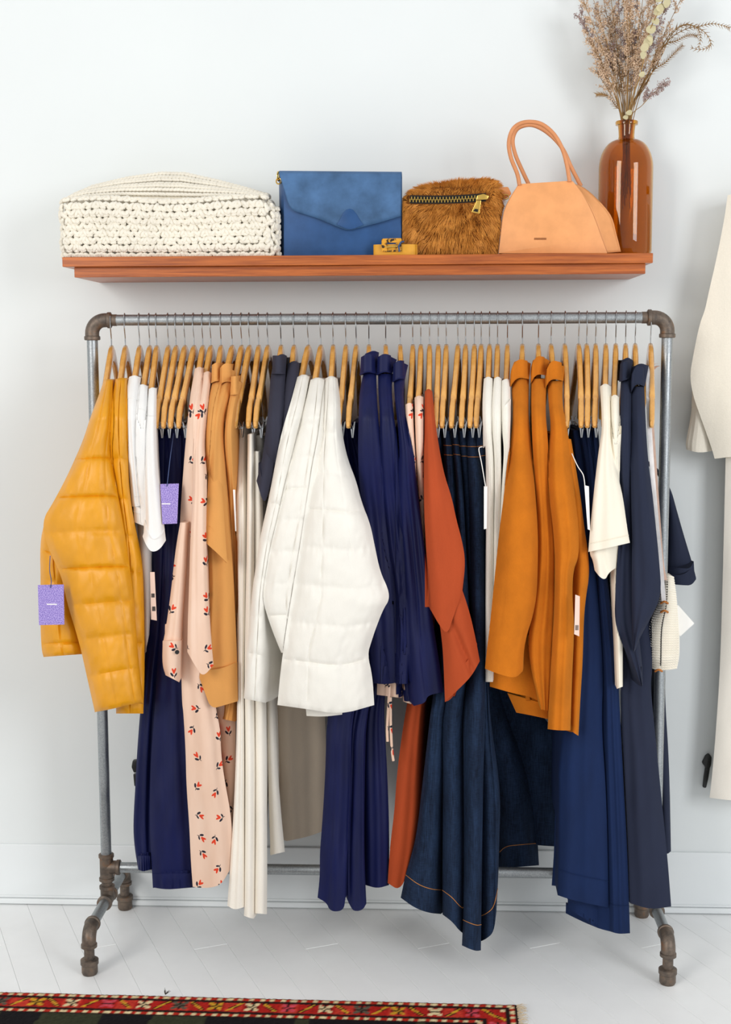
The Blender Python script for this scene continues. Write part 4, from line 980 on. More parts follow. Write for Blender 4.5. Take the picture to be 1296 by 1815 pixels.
# tan blouses
g = garment('blouse', 'tan cotton blouse hanging between the floral dress and another tan blouse', 'blouse', 12)
drape('body', 'tan_cotton', g, A((922, 60), (890, 200), (880, 300), (876, 480), (880, 700), (870, 1000), (880, 1300)), A((975, 60), (948, 250), (935, 400), (960, 600), (970, 1000), (970, 1300)), yf=-.14, neck=1, hx=HX[11], seed=60, folds=((.5, .4, .008),))
drape('collar', 'tan_cotton', g, A((922, 45), (908, 75), (905, 110)), A((974, 45), (965, 75), (955, 100)), T=A((922, 45), (948, 34), (974, 45)), Bt=A((905, 110), (930, 98), (955, 100)), yf=-.1, neck='collar', yb=.04, hx=HX[11], seed=61, nv=14)
g = garment('blouse', 'tan cotton blouse with a draped waterfall front and wide hem band', 'blouse', 13)
drape('body', 'tan_cotton', g, A((962, 70), (922, 200), (910, 300), (900, 450), (888, 700), (880, 900), (890, 1050), (885, 1175), (868, 1400), (850, 1565)), A((1024, 70), (988, 200), (962, 300), (978, 600), (988, 780), (1012, 1000), (1026, 1300), (1035, 1500), (1036, 1682)), Bt=A((850, 1565), (875, 1640), (905, 1720), (970, 1702), (1036, 1682)), yf=-.165, neck=1, hx=HX[12], seed=62, nv=80, folds=((.75, .5, .012), (.3, .2, .006)))
drape('lapel', 'tan_cotton', g, A((900, 440), (890, 600), (882, 760), (879, 900)), A((935, 420), (958, 600), (972, 800), (986, 1000)), Bt=A((879, 900), (930, 945), (986, 1000)), yf=[(0, -.16), (.4, -.18), (1, -.192)], yb=-.165, wb=.03, seed=63, bulge=.006)
drape('collar', 'tan_cotton', g, A((960, 52), (948, 90), (945, 125)), A((1027, 50), (1020, 80), (1012, 105)), T=A((960, 52), (995, 38), (1027, 50)), Bt=A((945, 125), (970, 100), (1012, 105)), yf=-.1, neck='collar', yb=.04, hx=HX[12], seed=64, nv=14)
drape('hem_band', 'tan_cotton', g, A((855, 1520), (848, 1568)), A((1035, 1490), (1038, 1684)), T=A((855, 1520), (940, 1530), (1035, 1490)), Bt=A((848, 1568), (875, 1642), (905, 1722), (970, 1704), (1038, 1684)), yf=-.168, yb=-.10, wb=.05, seed=65, nv=16)
g = garment('blouse', 'tan cotton blouse half hidden beside the cream trousers', 'blouse', 14)
drape('body', 'tan_cotton', g, A((1008, 120), (985, 250), (968, 380), (985, 600), (1000, 900), (1000, 1400), (985, 1700))+D((700, 250),), A((1058, 120), (1032, 200), (1015, 330), (1022, 450), (1032, 800), (1038, 1000), (1040, 1500))+D((762, 120), (760, 262)), yf=-.12, neck=1, hx=HX[13], seed=66, nv=80, folds=((.5, .5, .01),))
drape('collar', 'tan_cotton', g, A((1005, 108), (1000, 135), (1000, 168)), A((1060, 108), (1052, 135), (1042, 165)), T=A((1005, 108), (1032, 94), (1060, 108)), yf=-.1, neck='collar', yb=.04, hx=HX[13], seed=67, nv=12)
# cream trousers and beige trousers
g = garment('cream_trousers', 'long cream trousers hanging beside the tan blouses', 'trousers', 15)
drape('leg', 'cream_canvas', g, PX((422, 755), (417, 850), (419, 1000), (420, 1180))+D((768, 250), (756, 600), (742, 850), (722, 1125)), PX((436, 755), (437, 1000), (433, 1180))+D((800, 300), (802, 600), (800, 1130)), Bt=D((722, 1125), (755, 1145), (800, 1132)), yf=[(0, -.10), (.2, -.14), (1, -.155)], yb=.10, hx=HX[14], seed=70, nv=70, folds=((.5, .4, .010),))
g = garment('cream_trousers', 'long cream trousers with two narrow legs next to the ivory jackets', 'trousers', 16)
drape('leg', 'cream_canvas', g, PX((439, 770), (437, 1000), (433, 1180))+D((806, 400), (804, 800), (800, 1172)), PX((450, 768), (450, 1000), (449, 1200))+D((850, 400), (850, 800), (846, 1186)), Bt=D((800, 1172), (825, 1182), (846, 1186)), yf=-.15, yb=.10, hx=HX[15], seed=71, nv=70)
drape('leg', 'cream_canvas', g, PX((450, 800), (450, 1000), (450, 1200))+D((850, 400), (848, 800), (845, 1160)), PX((462, 800), (470, 1000), (472, 1200))+D((906, 400), (910, 900), (908, 1165)), yf=-.14, yb=.10, hx=HX[15], seed=72, nv=70)
g = garment('beige_trousers', 'wide beige canvas trousers hanging behind the ivory quilted jackets', 'trousers', 17)
drape('leg', 'cream_canvas', g, PX((453, 772), (455, 1000), (470, 1200))+D((905, 300), (915, 600), (925, 888)), PX((468, 772), (476, 1000), (486, 1200))+D((952, 400), (975, 700), (992, 872)), yf=[(0, -.1), (.3, -.06), (1, -.05)], yb=.10, hx=HX[16], seed=73, nv=60)
drape('leg', 'beige_canvas', g, PX((462, 800), (480, 1000), (492, 1200))+D((962, 300), (978, 600), (1000, 822)), PX((474, 800), (530, 1000), (570, 1200))+D((1186, 300), (1184, 600), (1180, 772)), Bt=D((1000, 822), (1100, 802), (1180, 772)), yf=[(0, -.06), (.3, 0.0), (1, .03)], yb=.13, hx=HX[16], wb=.05, seed=74, nv=60, folds=((.4, .35, .012), (.7, .6, .01)))
# charcoal tops
g = garment('charcoal_top', 'charcoal short-sleeved top with drooping sleeve beside the cream trousers', 'shirt', 18)
drape('body', 'charcoal', g, B((225, 40), (206, 120), (200, 230), (182, 400), (190, 520), (215, 700), (225, 1000), (228, 1320)), B((280, 35), (276, 130), (268, 300), (262, 500), (262, 700), (250, 1000), (250, 1330)), T=B((225, 40), (255, 18), (280, 35)), yf=-.12, neck=1, hx=HX[17], seed=80, folds=((.5, .5, .006),))
drape('sleeve', 'charcoal', g, B((205, 200), (190, 330), (178, 420), (168, 500), (142, 602)), B((268, 200), (262, 320), (254, 400), (236, 520), (215, 600)), Bt=B((142, 602), (176, 715), (200, 650), (215, 600)), yf=[(0, -.12), (.3, -.17), (1, -.175)], yb=-.10, hx=None, wb=.03, seed=81)
drape('collar', 'charcoal', g, B((228, 35), (216, 75), (210, 110)), B((282, 28), (278, 70), (274, 112)), T=B((228, 35), (258, 16), (282, 28)), yf=-.1, neck='collar', yb=.04, hx=HX[17], seed=82, nv=12)
g = garment('charcoal_top', 'charcoal short-sleeved top hanging against the ivory jackets', 'shirt', 19)
drape('body', 'charcoal', g, B((285, 65), (272, 200), (262, 320), (240, 500), (235, 900), (232, 1300)), B((340, 62), (332, 160), (310, 300), (285, 480), (280, 900), (270, 1300)), T=B((285, 65), (315, 48), (340, 62)), yf=-.125, neck=1, hx=HX[18], seed=83)
# ivory quilted jackets
wq = [0, .17, .285, .4, .515, .63, .745, .86, 1.0]
g = garment('quilted_jacket', 'ivory quilted jacket beside the charcoal tops, long narrow sleeve in front', 'jacket', 20)
drape('sleeve', 'white_quilt', g, B((330, 125), (300, 240), (265, 350), (240, 460), (214, 600), (190, 720), (165, 830), (150, 920), (135, 1020), (123, 1100), (110, 1250), (95, 1400), (84, 1602)), B((385, 125), (355, 300), (315, 450), (290, 600), (262, 750), (225, 900), (198, 1080), (188, 1180), (190, 1400), (182, 1622)), T=B((330, 125), (358, 110), (385, 125)), yf=-.20, neck=1, hx=HX[19], nu=40, nv=150, wr=.002, quilt=(wq, [-.04, .5, 1.04], .0045), seed=90)
drape('body', 'white_quilt', g, B((215, 1150), (205, 1300), (195, 1450), (190, 1500)), B((270, 1150), (270, 1300), (268, 1450), (262, 1500)), yf=-.12, yb=.10, hx=HX[19], seed=91, nu=14, nv=20)
g = garment('quilted_jacket', 'ivory quilted jacket between two other ivory quilted jackets', 'jacket', 21)
drape('sleeve', 'white_quilt', g, B((390, 138), (352, 300), (302, 500), (272, 620), (232, 800), (202, 920), (176, 1080), (170, 1150), (200, 1250), (230, 1330), (256, 1392)), B((455, 138), (458, 300), (448, 500), (430, 700), (405, 900), (378, 1080), (350, 1240), (330, 1392)), T=B((390, 138), (422, 124), (452, 138)), yf=-.215, neck=1, hx=HX[20], nu=40, nv=150, wr=.002, quilt=(wq, [-.04, .55, 1.04], .0048), seed=92)
g = garment('quilted_jacket', 'ivory quilted jacket with broad elbowed sleeve in front of the velvet shirts', 'jacket', 22)
drape('sleeve', 'white_quilt', g, B((458, 132), (440, 270), (425, 400), (400, 520), (372, 700), (345, 880), (315, 1060), (285, 1240), (262, 1400), (250, 1500), (238, 1632)), B((515, 135), (530, 250), (535, 380), (560, 500), (600, 600), (625, 700), (665, 800), (685, 900), (710, 1020), (748, 1100), (752, 1150), (725, 1190), (690, 1280), (670, 1340), (652, 1400), (675, 1500), (683, 1632)), T=B((458, 132), (488, 116), (515, 135)), Bt=B((238, 1632), (370, 1650), (530, 1676), (683, 1632)), yf=-.245, neck=1, hx=HX[21], nu=60, nv=150, quilt=(wq, [-.04, .3, .66, 1.04], .0055), bulge=.035, wr=.002, seed=93)
drape('hem', 'white_quilt', g, B((360, 1560), (372, 1682)), B((560, 1560), (535, 1676)), Bt=B((372, 1682), (450, 1686), (535, 1676)), yf=-.20, yb=-.10, hx=None, wb=.05, seed=94, nv=12)
# velvet trousers beside the ivory jackets
g = garment('velvet_trousers', 'navy velvet trousers with gathered cuffs below the ivory quilted jackets', 'trousers', 23)
for k, (l, r, bt, y) in enumerate([(B((530, 340), (545, 600), (560, 1000), (520, 1500))+E((268, 230), (262, 500), (247, 750), (234, 900), (236, 1000), (224, 1110)), B((575, 340), (600, 600), (640, 1000), (640, 1500))+E((390, 230), (385, 500), (370, 800), (360, 1000), (358, 1110)), E((224, 1110), (268, 1135), (280, 1168), (310, 1178), (350, 1168), (358, 1110)), -.12),
                                   (B((550, 345), (600, 600), (640, 1000), (650, 1500))+E((385, 230), (378, 500), (365, 800), (360, 1105)), B((580, 345), (640, 600), (680, 1000), (700, 1500))+E((458, 230), (450, 500), (447, 900), (458, 1138)), E((360, 1105), (380, 1150), (398, 1176), (440, 1170), (458, 1138)), -.105)]):
    drape('leg', 'velvet', g, l, r, Bt=bt, yf=[(0, -.09), (.25, y), (1, y)], yb=.10, hx=HX[22], seed=100+k, nv=80, wr=.006, folds=((.35, .3, .012), (.7, .7, .012)))
g = garment('velvet_trousers', 'navy velvet trousers with the shorter hem beside the rust dress', 'trousers', 24)
drape('leg', 'velvet', g, B((575, 335), (600, 600), (660, 1000), (690, 1500))+E((452, 230), (448, 500), (450, 800), (455, 1050)), B((605, 335), (640, 600), (720, 1000), (740, 1500))+E((540, 230), (558, 500), (568, 800), (566, 1050)), Bt=E((455, 1050), (510, 1066), (566, 1050)), yf=[(0, -.09), (.25, -.08), (1, -.075)], yb=.11, hx=HX[23], seed=103, nv=80, wr=.004, folds=((.4, .35, .012), (.7, .75, .01)))
# velvet shirts
vsd = [('navy velvet shirt with turned collar behind the broad ivory sleeve', ((635, 100), (614, 200), (611, 330), (608, 450), (612, 600), (640, 800), (650, 1100), (660, 1350), (680, 1532)), ((692, 100), (696, 250), (708, 380), (732, 600), (748, 800), (772, 1000), (795, 1200), (802, 1525)), ((680, 1532), (740, 1538), (802, 1525)), ((642, 18), (622, 70), (615, 118)), ((705, 12), (700, 60), (692, 112)), ((642, 18), (678, 2), (705, 12)), -.14),
       ('navy velvet shirt hanging between two other velvet shirts', ((700, 110), (702, 200), (710, 300), (706, 400), (722, 600), (748, 850), (780, 1100), (795, 1300), (785, 1535)), ((770, 110), (762, 180), (772, 300), (792, 430), (802, 600), (818, 800), (840, 1100), (848, 1300), (842, 1535)), None, ((697, 42), (694, 80), (692, 118)), ((787, 45), (776, 75), (766, 110)), ((697, 42), (738, 22), (787, 45)), -.15),
       ('navy velvet shirt with slanted hem beside the rust dress', ((772, 130), (775, 200), (786, 300), (800, 440), (796, 600), (812, 780), (832, 1000), (842, 1300), (852, 1530), (865, 1636)), ((825, 130), (815, 220), (832, 330), (856, 440), (868, 500), (882, 650), (902, 800), (918, 950), (938, 1100), (952, 1250), (977, 1400), (1002, 1572)), ((865, 1636), (920, 1622), (926, 1588), (1002, 1572)), ((770, 80), (768, 110), (766, 150)), ((839, 70), (832, 100), (825, 135)), ((770, 80), (800, 52), (839, 70)), -.165)]
for i, (lb, l, r, b, cl, cr, ct, y) in enumerate(vsd):
    g = garment('velvet_shirt', lb, 'shirt', 25+i)
    drape('body', 'velvet', g, B(*l), B(*r), Bt=B(*b) if b else None, yf=y, neck=1, yb=.12, hx=HX[24+i], seed=110+i, nv=90, nu=34, wr=.006, folds=((.35, .45, .014), (.72, .7, .012)))
    drape('collar', 'velvet', g, B(*cl), B(*cr), T=B(*ct), Bt=B(cl[-1], ((cl[-1][0]+cr[-1][0])/2, cl[-1][1]-18), cr[-1]), yf=-.1, neck='collar', yb=.05, hx=HX[24+i], seed=115+i, nv=16)
# floral dresses beside the rust dress
g = garment('floral_dress', 'blush floral dress with dangling tie strings beside the velvet shirts', 'dress', 28)
drape('body', 'floral', g, B((826, 252), (832, 400), (850, 600), (800, 1000), (700, 1400), (695, 1585)), B((860, 250), (866, 400), (880, 600), (880, 1000), (820, 1400), (808, 1600)), T=B((826, 252), (845, 242), (860, 250)), yf=-.12, neck=1, yb=.10, hx=HX[27], seed=120, nv=70, folds=((.5, .5, .012),))
for k, pts in enumerate([[(568, 95), (562, 200), (557, 300), (559, 362)], [(573, 150), (574, 280), (580, 400), (587, 455)]]):
    MB().tube(spline([un(480+a/2.7, 1180+b/2.7, -.125) for a, b in pts], 14), .0028, 6).build('tie_string', M['floral'], g)
g = garment('floral_dress', 'sleeveless blush floral dress squeezed against the rust dress', 'dress', 29)
drape('body', 'floral', g, B((868, 220), (872, 400), (882, 600), (900, 800), (860, 1200), (815, 1550), (815, 1615)), B((910, 220), (908, 500), (912, 760), (920, 1000), (890, 1300), (852, 1550), (852, 1628)), T=B((868, 220), (890, 208), (910, 220)), yf=-.115, neck=1, yb=.10, hx=HX[28], seed=121, nv=70)
# rust dress
g = garment('rust_dress', 'rust coloured linen dress with twisted sleeve beside the denim skirts', 'dress', 30)
drape('sleeve', 'rust', g, B((915, 192), (912, 400), (910, 700), (920, 900), (935, 1050), (945, 1200)), B((950, 192), (965, 350), (1000, 560), (1040, 680), (1060, 780), (1085, 870), (1103, 970), (1088, 1110)), T=B((915, 192), (932, 176), (950, 192)), Bt=B((945, 1200), (985, 1270), (1020, 1310), (1045, 1230), (1088, 1110)), yf=-.215, neck=1, yb=.0, hx=HX[29], seed=125, nv=70, folds=((.4, .5, .008), (.7, .75, .006)))
drape('sleeve_end', 'rust', g, B((980, 1240), (990, 1300), (1000, 1400), (1008, 1618)), B((1080, 1080), (1120, 1200), (1150, 1330), (1168, 1430)), T=B((980, 1240), (1030, 1160), (1080, 1080)), Bt=B((1008, 1618), (1070, 1560), (1130, 1500), (1168, 1430)), yf=-.205, yb=-.13, hx=None, wb=.03, seed=126, nv=40, folds=((.3, .75, .010, .08),))
drape('body', 'rust', g, B((922, 500), (935, 900), (900, 1300))+E((645, 210), (605, 500), (592, 700), (572, 850), (560, 1040)), B((945, 500), (985, 900), (960, 1300))+E((730, 210), (715, 500), (705, 750), (690, 880), (655, 1000)), Bt=E((560, 1040), (615, 1076), (655, 1000)), yf=-.085, yb=.12, hx=HX[29], seed=127, nv=70, folds=((.6, .5, .008),))
# denim skirts
dn = [('indigo denim skirt hanging deepest behind the other denim skirts', B((955, 372), (975, 600))+E((960, 200), (1050, 500), (1088, 800), (1100, 1000)), B((985, 372), (1020, 600))+E((1120, 200), (1220, 450), (1270, 700), (1284, 955)), E((1100, 1000), (1130, 968), (1200, 962), (1284, 955)), .03, 'denim', 31),
      ('indigo denim skirt with orange hem stitching beside the rust dress', PX((785, 764),)+B((1010, 600), (1000, 1000), (985, 1400))+E((770, 180), (745, 400), (722, 600), (700, 800), (670, 920), (645, 1000), (622, 1110)), PX((799, 764),)+B((1060, 600), (1075, 1000), (1080, 1400))+E((825, 180), (824, 600), (820, 900), (815, 1188)), E((622, 1110), (690, 1160), (760, 1184), (815, 1188)), -.135, 'denim', 32),
      ('indigo denim skirt with orange hem stitching between two denim skirts', PX((799, 762),)+B((1060, 600), (1075, 1000), (1080, 1400))+E((820, 200), (824, 600), (822, 900), (822, 1190)), PX((812, 762),)+B((1090, 600), (1110, 1000), (1130, 1400))+E((915, 200), (920, 600), (925, 900), (926, 1285)), E((822, 1190), (870, 1226), (900, 1265), (926, 1285)), -.145, 'denim', 33),
      ('indigo denim skirt showing only a narrow fold between denim skirts', PX((812, 764),)+B((1090, 600), (1115, 1000), (1140, 1400))+E((915, 200), (922, 600), (922, 900), (918, 1275)), PX((826, 764),)+B((1130, 600), (1140, 1000), (1160, 1400))+E((950, 200), (950, 600), (948, 900), (948, 1285)), None, -.125, 'denim', 34),
      ('indigo denim skirt with the lowest hanging hem of the denim skirts', PX((826, 764),)+B((1118, 600), (1125, 1000), (1140, 1400))+E((925, 200), (935, 600), (930, 900), (925, 1100), (915, 1338)), PX((845, 764),)+B((1185, 600), (1190, 1000), (1190, 1400))+E((1030, 200), (1018, 500), (1012, 900), (1006, 1362)), E((915, 1338), (950, 1355), (985, 1366), (1006, 1362)), -.155, 'denim', 35),
      ('indigo denim skirt with flared side next to the white cardigans', PX((840, 764),)+B((1160, 600), (1170, 1000), (1180, 1400))+E((1000, 200), (1005, 600), (1005, 900), (1008, 1318)), PX((861, 764),)+B((1195, 600), (1195, 1000), (1200, 1400))+E((1050, 250), (1088, 500), (1100, 650), (1095, 800), (1090, 1000), (1080, 1180)), E((1008, 1318), (1035, 1305), (1068, 1275), (1080, 1180)), -.125, 'denim', 36)]
for i, (lb, l, r, b, y, mt, h) in enumerate(dn):
    g = garment('denim_skirt', lb, 'skirt', h)
    o, fr = drape('panel', mt, g, l, r, Bt=b, yf=[(0, -.11), (.1, y+.03 if y < 0 else -.05), (.35, y), (1, y)], yb=.12, hx=HX[h-1], wb=.02, seed=130+i, nv=100, nu=30, wr=.0022, bulge=.045, folds=((.5, .45, .012),) if i in (1, 5) else ())
    if i == 0: drape('panel', mt, g, B((975, 372), (1010, 600))+E((1080, 200), (1180, 450), (1230, 700), (1240, 850)), B((1000, 372), (1040, 600))+E((1260, 200), (1400, 350), (1415, 700), (1415, 868)), yf=[(0, -.05), (.3, .05), (1, .06)], yb=.14, hx=HX[h-1], wb=.05, seed=139)
    seam(fr, 95, 'hem_stitching', 'orange_thread', o, .0007)
    if i: seam(fr, 3, 'waist_stitching', 'orange_thread', o, .0006); seam(fr, 5, 'waist_stitching', 'orange_thread', o, .0006)
# white ribbed cardigans
rk = [('white ribbed cardigan beside the denim skirts, longest of the ribbed cardigans', ((45, 180), (38, 280), (40, 400), (55, 500), (56, 700), (56, 850), (53, 1000), (52, 1300), (52, 1535)), ((85, 180), (86, 400), (83, 450), (96, 600), (92, 900), (90, 1300), (86, 1535)), -.14),
      ('white ribbed cardigan hanging between two other ribbed cardigans', ((90, 180), (78, 300), (80, 420), (88, 480), (94, 600), (90, 900), (88, 1300)), ((125, 180), (126, 400), (121, 440), (124, 600), (120, 900), (118, 1300)), -.13),
      ('white ribbed cardigan hanging against the ochre wool coat', ((124, 190), (122, 300), (126, 420), (136, 500), (126, 640), (118, 800), (112, 1000), (110, 1300)), ((163, 185), (166, 330), (162, 430), (158, 600), (150, 800), (145, 1000), (140, 1300)), -.145)]
for i, (lb, l, r, y) in enumerate(rk):
    g = garment('ribbed_cardigan', lb, 'cardigan', 37+i)
    drape('body', 'rib', g, C(*l), C(*r), T=C(l[0], ((l[0][0]+r[0][0])/2, l[0][1]-12), r[0]), yf=-.155-.008*i, neck=1, hx=HX[36+i], seed=140+i, nv=60, nu=30, folds=[(k/8, k/8, .0025, .02) for k in range(1, 8)])
    drape('shoulder_band', 'rib', g, C(l[2], (l[2][0]+2, l[2][1]+90)) if i == 0 else C((l[1][0], l[1][1]+20), (l[2][0], l[2][1]+5)), C((r[1][0], r[1][1]-60), (r[2][0], r[2][1]-10)), yf=-.163-.008*i, yb=-.10, hx=None, wb=.02, seed=145+i, nv=16)
# ochre wool coats
g = garment('wool_coat', 'ochre wool coat with long front sleeve beside the white cardigans', 'coat', 40)
drape('sleeve', 'ochre', g, C((172, 180), (168, 230), (175, 300), (172, 400), (150, 550), (135, 700), (115, 850), (100, 1000), (85, 1150), (70, 1300), (55, 1420), (50, 1476)), C((248, 170), (244, 300), (247, 380), (266, 550), (272, 650), (287, 850), (287, 1000), (282, 1150), (262, 1250), (238, 1320), (222, 1400), (218, 1488)), Bt=C((50, 1476), (110, 1500), (185, 1520), (218, 1488)), yf=-.225, neck=1, yb=-.03, hx=HX[39], nu=36, nv=90, wr=.004, bulge=.035, seed=150)
drape('collar', 'ochre', g, C((180, 105), (163, 150), (163, 215)), C((255, 112), (252, 145), (247, 182)), T=C((180, 105), (215, 90), (255, 112)), Bt=C((163, 215), (195, 172), (247, 182)), yf=-.1, neck='collar', yb=.06, hx=HX[39], seed=151, nv=18)
drape('body', 'ochre', g, C((200, 700), (120, 1100), (72, 1480), (72, 1556)), C((260, 700), (300, 1100), (320, 1480), (330, 1620)), Bt=C((72, 1556), (190, 1590), (250, 1600), (330, 1640)), yf=[(0, -.17), (1, -.14)], yb=.12, hx=HX[39], seed=152, nu=30, nv=60, wr=.0038, folds=((.4, .4, .01), (.7, .75, .01)))
g = garment('wool_coat', 'ochre wool coat hanging between two other ochre coats', 'coat', 41)
drape('body', 'ochre', g, C((258, 180), (256, 300), (262, 480), (270, 600), (288, 850), (285, 1050), (262, 1240), (240, 1340), (255, 1480), (280, 1580), (300, 1658)), C((325, 180), (320, 330), (332, 450), (337, 600), (352, 800), (362, 930), (362, 1060), (362, 1300), (350, 1500), (335, 1665)), yf=-.185, neck=1, yb=.12, hx=HX[40], nu=30, nv=90, wr=.0042, seed=153, folds=((.6, .3, .014), (.85, .7, .01)))
drape('collar', 'ochre', g, C((264, 98), (252, 140), (255, 200)), C((340, 100), (332, 130), (322, 165)), T=C((264, 98), (300, 78), (340, 100)), Bt=C((255, 200), (280, 158), (322, 165)), yf=-.1, neck='collar', yb=.06, hx=HX[40], seed=154, nv=18)
drape('hem', 'ochre', g, C((150, 1585), (190, 1672)), C((340, 1640), (335, 1702)), Bt=C((190, 1672), (260, 1685), (335, 1702)), yf=-.12, yb=.02, hx=None, wb=.06, seed=155, nv=12)
g = garment('wool_coat', 'ochre wool coat with pink tag beside the navy cotton skirts', 'coat', 42)
drape('sleeve', 'ochre', g, C((328, 190), (335, 300), (345, 400), (330, 500), (335, 700), (355, 850), (366, 1000), (362, 1200), (348, 1400), (337, 1600), (330, 1746)), C((398, 190), (396, 300), (415, 380), (432, 500), (440, 600), (455, 720), (470, 850), (470, 980), (445, 1030), (440, 1150), (450, 1300), (440, 1500), (432, 1752)), Bt=C((330, 1746), (380, 1752), (432, 1752)), yf=-.215, neck=1, yb=-.05, hx=HX[41], nu=34, nv=90, wr=.0042, bulge=.03, seed=156, folds=((.5, .45, .012), (.8, .8, .006)))
drape('collar', 'ochre', g, C((328, 132), (318, 170), (320, 222)), C((406, 125), (404, 155), (400, 190)), T=C((328, 132), (365, 110), (406, 125)), Bt=C((320, 222), (345, 178), (400, 190)), yf=-.1, neck='collar', yb=.06, hx=HX[41], seed=157, nv=18)
drape('body', 'ochre', g, C((405, 450), (430, 700), (460, 950), (448, 1300), (432, 1750)), C((435, 450), (480, 720), (492, 830), (512, 960), (517, 1060), (502, 1150), (492, 1250), (487, 1450), (477, 1600), (468, 1776)), Bt=C((432, 1750), (450, 1765), (468, 1776)), yf=[(0, -.17), (.3, -.175), (1, -.165)], yb=.12, hx=HX[41], nu=26, nv=80, wr=.0038, seed=158)
# navy cotton skirts
ns = [('navy cotton skirt with the shorter hem next to the ochre coats', C((438, 410), (446, 550), (470, 800), (455, 1200), (430, 1600))+F_((412, 500), (412, 700), (410, 950), (403, 1182)), C((470, 410), (500, 600), (530, 900), (560, 1200), (580, 1500))+F_((628, 300), (650, 600), (660, 900), (666, 1246)), F_((403, 1182), (470, 1205), (560, 1225), (666, 1246)), -.13, 43),
      ('navy cotton skirt with the longest hem beside the midnight coats', C((468, 410), (500, 600), (540, 1000), (580, 1400))+F_((640, 300), (655, 600), (665, 1000), (672, 1368)), C((505, 410), (540, 600), (590, 1000), (625, 1300), (645, 1500))+F_((722, 200), (742, 600), (762, 950), (776, 1378)), F_((672, 1368), (715, 1382), (776, 1378)), -.125, 44),
      ('navy cotton skirt whose lower hem shows beneath the skirt in front', C((500, 412), (520, 700), (530, 1100), (510, 1500))+F_((470, 700), (460, 1000), (454, 1256)), C((528, 412), (560, 700), (590, 1100), (620, 1500))+F_((660, 700), (672, 1000), (680, 1368)), F_((454, 1256), (545, 1302), (590, 1346), (680, 1368)), -.095, 45),
      ('navy cotton skirt in shadow behind the other navy skirts', C((530, 412), (540, 700), (480, 1300))+F_((390, 700), (385, 950), (372, 1132)), C((556, 412), (580, 700), (600, 1300))+F_((560, 700), (570, 950), (575, 1150)), None, -.055, 46)]
for i, (lb, l, r, b, y, h) in enumerate(ns):
    g = garment('cotton_skirt', lb, 'skirt', h)
    o, fr = drape('panel', 'skirt', g, l, r, Bt=b, yf=[(0, -.105), (.12, -.11), (.4, y), (1, y)], yb=.12, hx=HX[h-1], wb=.025, seed=160+i, nv=90, nu=30, wr=.004, bulge=.02, folds=((.45, .4, .014), (.72, .75, .012)))
    seam(fr, 85, 'hem_seam', 'skirt', o, .0007)
# cream tees
g = garment('tee_shirt', 'cream tee with wide flared sleeve in front of the navy skirts', 'shirt', 47)
o, fr = drape('sleeve', 'cream_tee', g, C((564, 215), (575, 400), (561, 480), (546, 600), (530, 750), (520, 850), (512, 954)), C((613, 215), (611, 330), (621, 450), (641, 600), (666, 700), (686, 850), (698, 913)), T=C((564, 215), (588, 198), (613, 215)), Bt=C((512, 954), (600, 936), (698, 913)), yf=-.205, neck=1, yb=-.02, hx=HX[46], seed=170, nv=60, folds=((.4, .3, .008), (.7, .75, .006)))
seam(fr, 57, 'hem_seam', 'cream_tee', o, .0007)
drape('under_sleeve', 'cream_tee', g, C((520, 920), (518, 965), (532, 990), (540, 1036)), C((640, 905), (638, 960), (636, 1000), (634, 1026)), Bt=C((540, 1036), (566, 1070), (590, 1078), (602, 1048), (634, 1026)), yf=-.185, yb=-.12, hx=None, wb=.03, seed=171, nv=24, folds=((.4, .6, .010),))
g = garment('tee_shirt', 'long cream tee half hidden between its flared twin and midnight coat', 'shirt', 48)
drape('body', 'cream_tee', g, C((612, 262), (615, 400), (622, 600), (630, 800), (612, 1035), (622, 1200), (632, 1400), (640, 1566)), C((650, 262), (653, 450), (656, 570), (662, 800), (664, 1000), (666, 1300), (666, 1556)), T=C((612, 262), (630, 248), (650, 262)), yf=-.16, neck=1, hx=HX[47], seed=172, nv=70)
# midnight blue coats
g = garment('long_coat', 'midnight blue coat hanging between the cream tee and its twin', 'coat', 49)
drape('sleeve', 'coat', g, C((658, 170), (652, 350), (650, 500), (655, 700), (650, 900), (640, 1000), (634, 1120), (628, 1250), (650, 1330), (690, 1430), (748, 1556)), C((705, 170), (706, 350), (708, 600), (716, 900), (720, 1100), (735, 1300), (755, 1480), (754, 1550)), yf=-.165, neck=1, yb=.0, hx=HX[48], nu=30, nv=80, wr=.004, seed=180, folds=((.5, .5, .01),))
drape('collar', 'coat', g, C((662, 98), (652, 140), (650, 195)), C((712, 98), (706, 130), (700, 178)), T=C((662, 98), (688, 82), (712, 98)), yf=-.1, neck='collar', yb=.06, hx=HX[48], seed=181, nv=16)
drape('back', 'coat', g, C((690, 500), (840, 600), (868, 690), (866, 900), (862, 1095)), C((705, 500), (862, 600), (930, 850), (985, 1030), (994, 1076)), Bt=C((862, 1095), (930, 1100), (975, 1102), (994, 1076)), yf=[(0, .02), (.4, .09), (1, .11)], yb=.15, hx=None, wb=.05, seed=182, nu=20, nv=40)
cf = drape('cuff', 'coat', g, C((862, 1050), (860, 1096)), C((982, 1022), (994, 1070)), T=C((862, 1050), (930, 1062), (982, 1022)), Bt=C((860, 1096), (930, 1103), (976, 1104), (994, 1070)), yf=.098, yb=.15, hx=None, wb=.08, seed=183, nv=10)
g = garment('long_coat', 'midnight blue coat with wide skirt beside the woven bag', 'coat', 50)
drape('sleeve', 'coat', g, C((706, 215), (706, 400), (700, 600), (708, 900), (705, 1100), (706, 1300), (712, 1402)), C((762, 215), (770, 400), (780, 550), (800, 700), (815, 850), (830, 1000), (840, 1150), (790, 1252), (750, 1322), (716, 1402)), yf=-.19, neck=1, yb=-.02, hx=HX[49], nu=32, nv=80, wr=.004, seed=184, folds=((.25, .3, .008),))
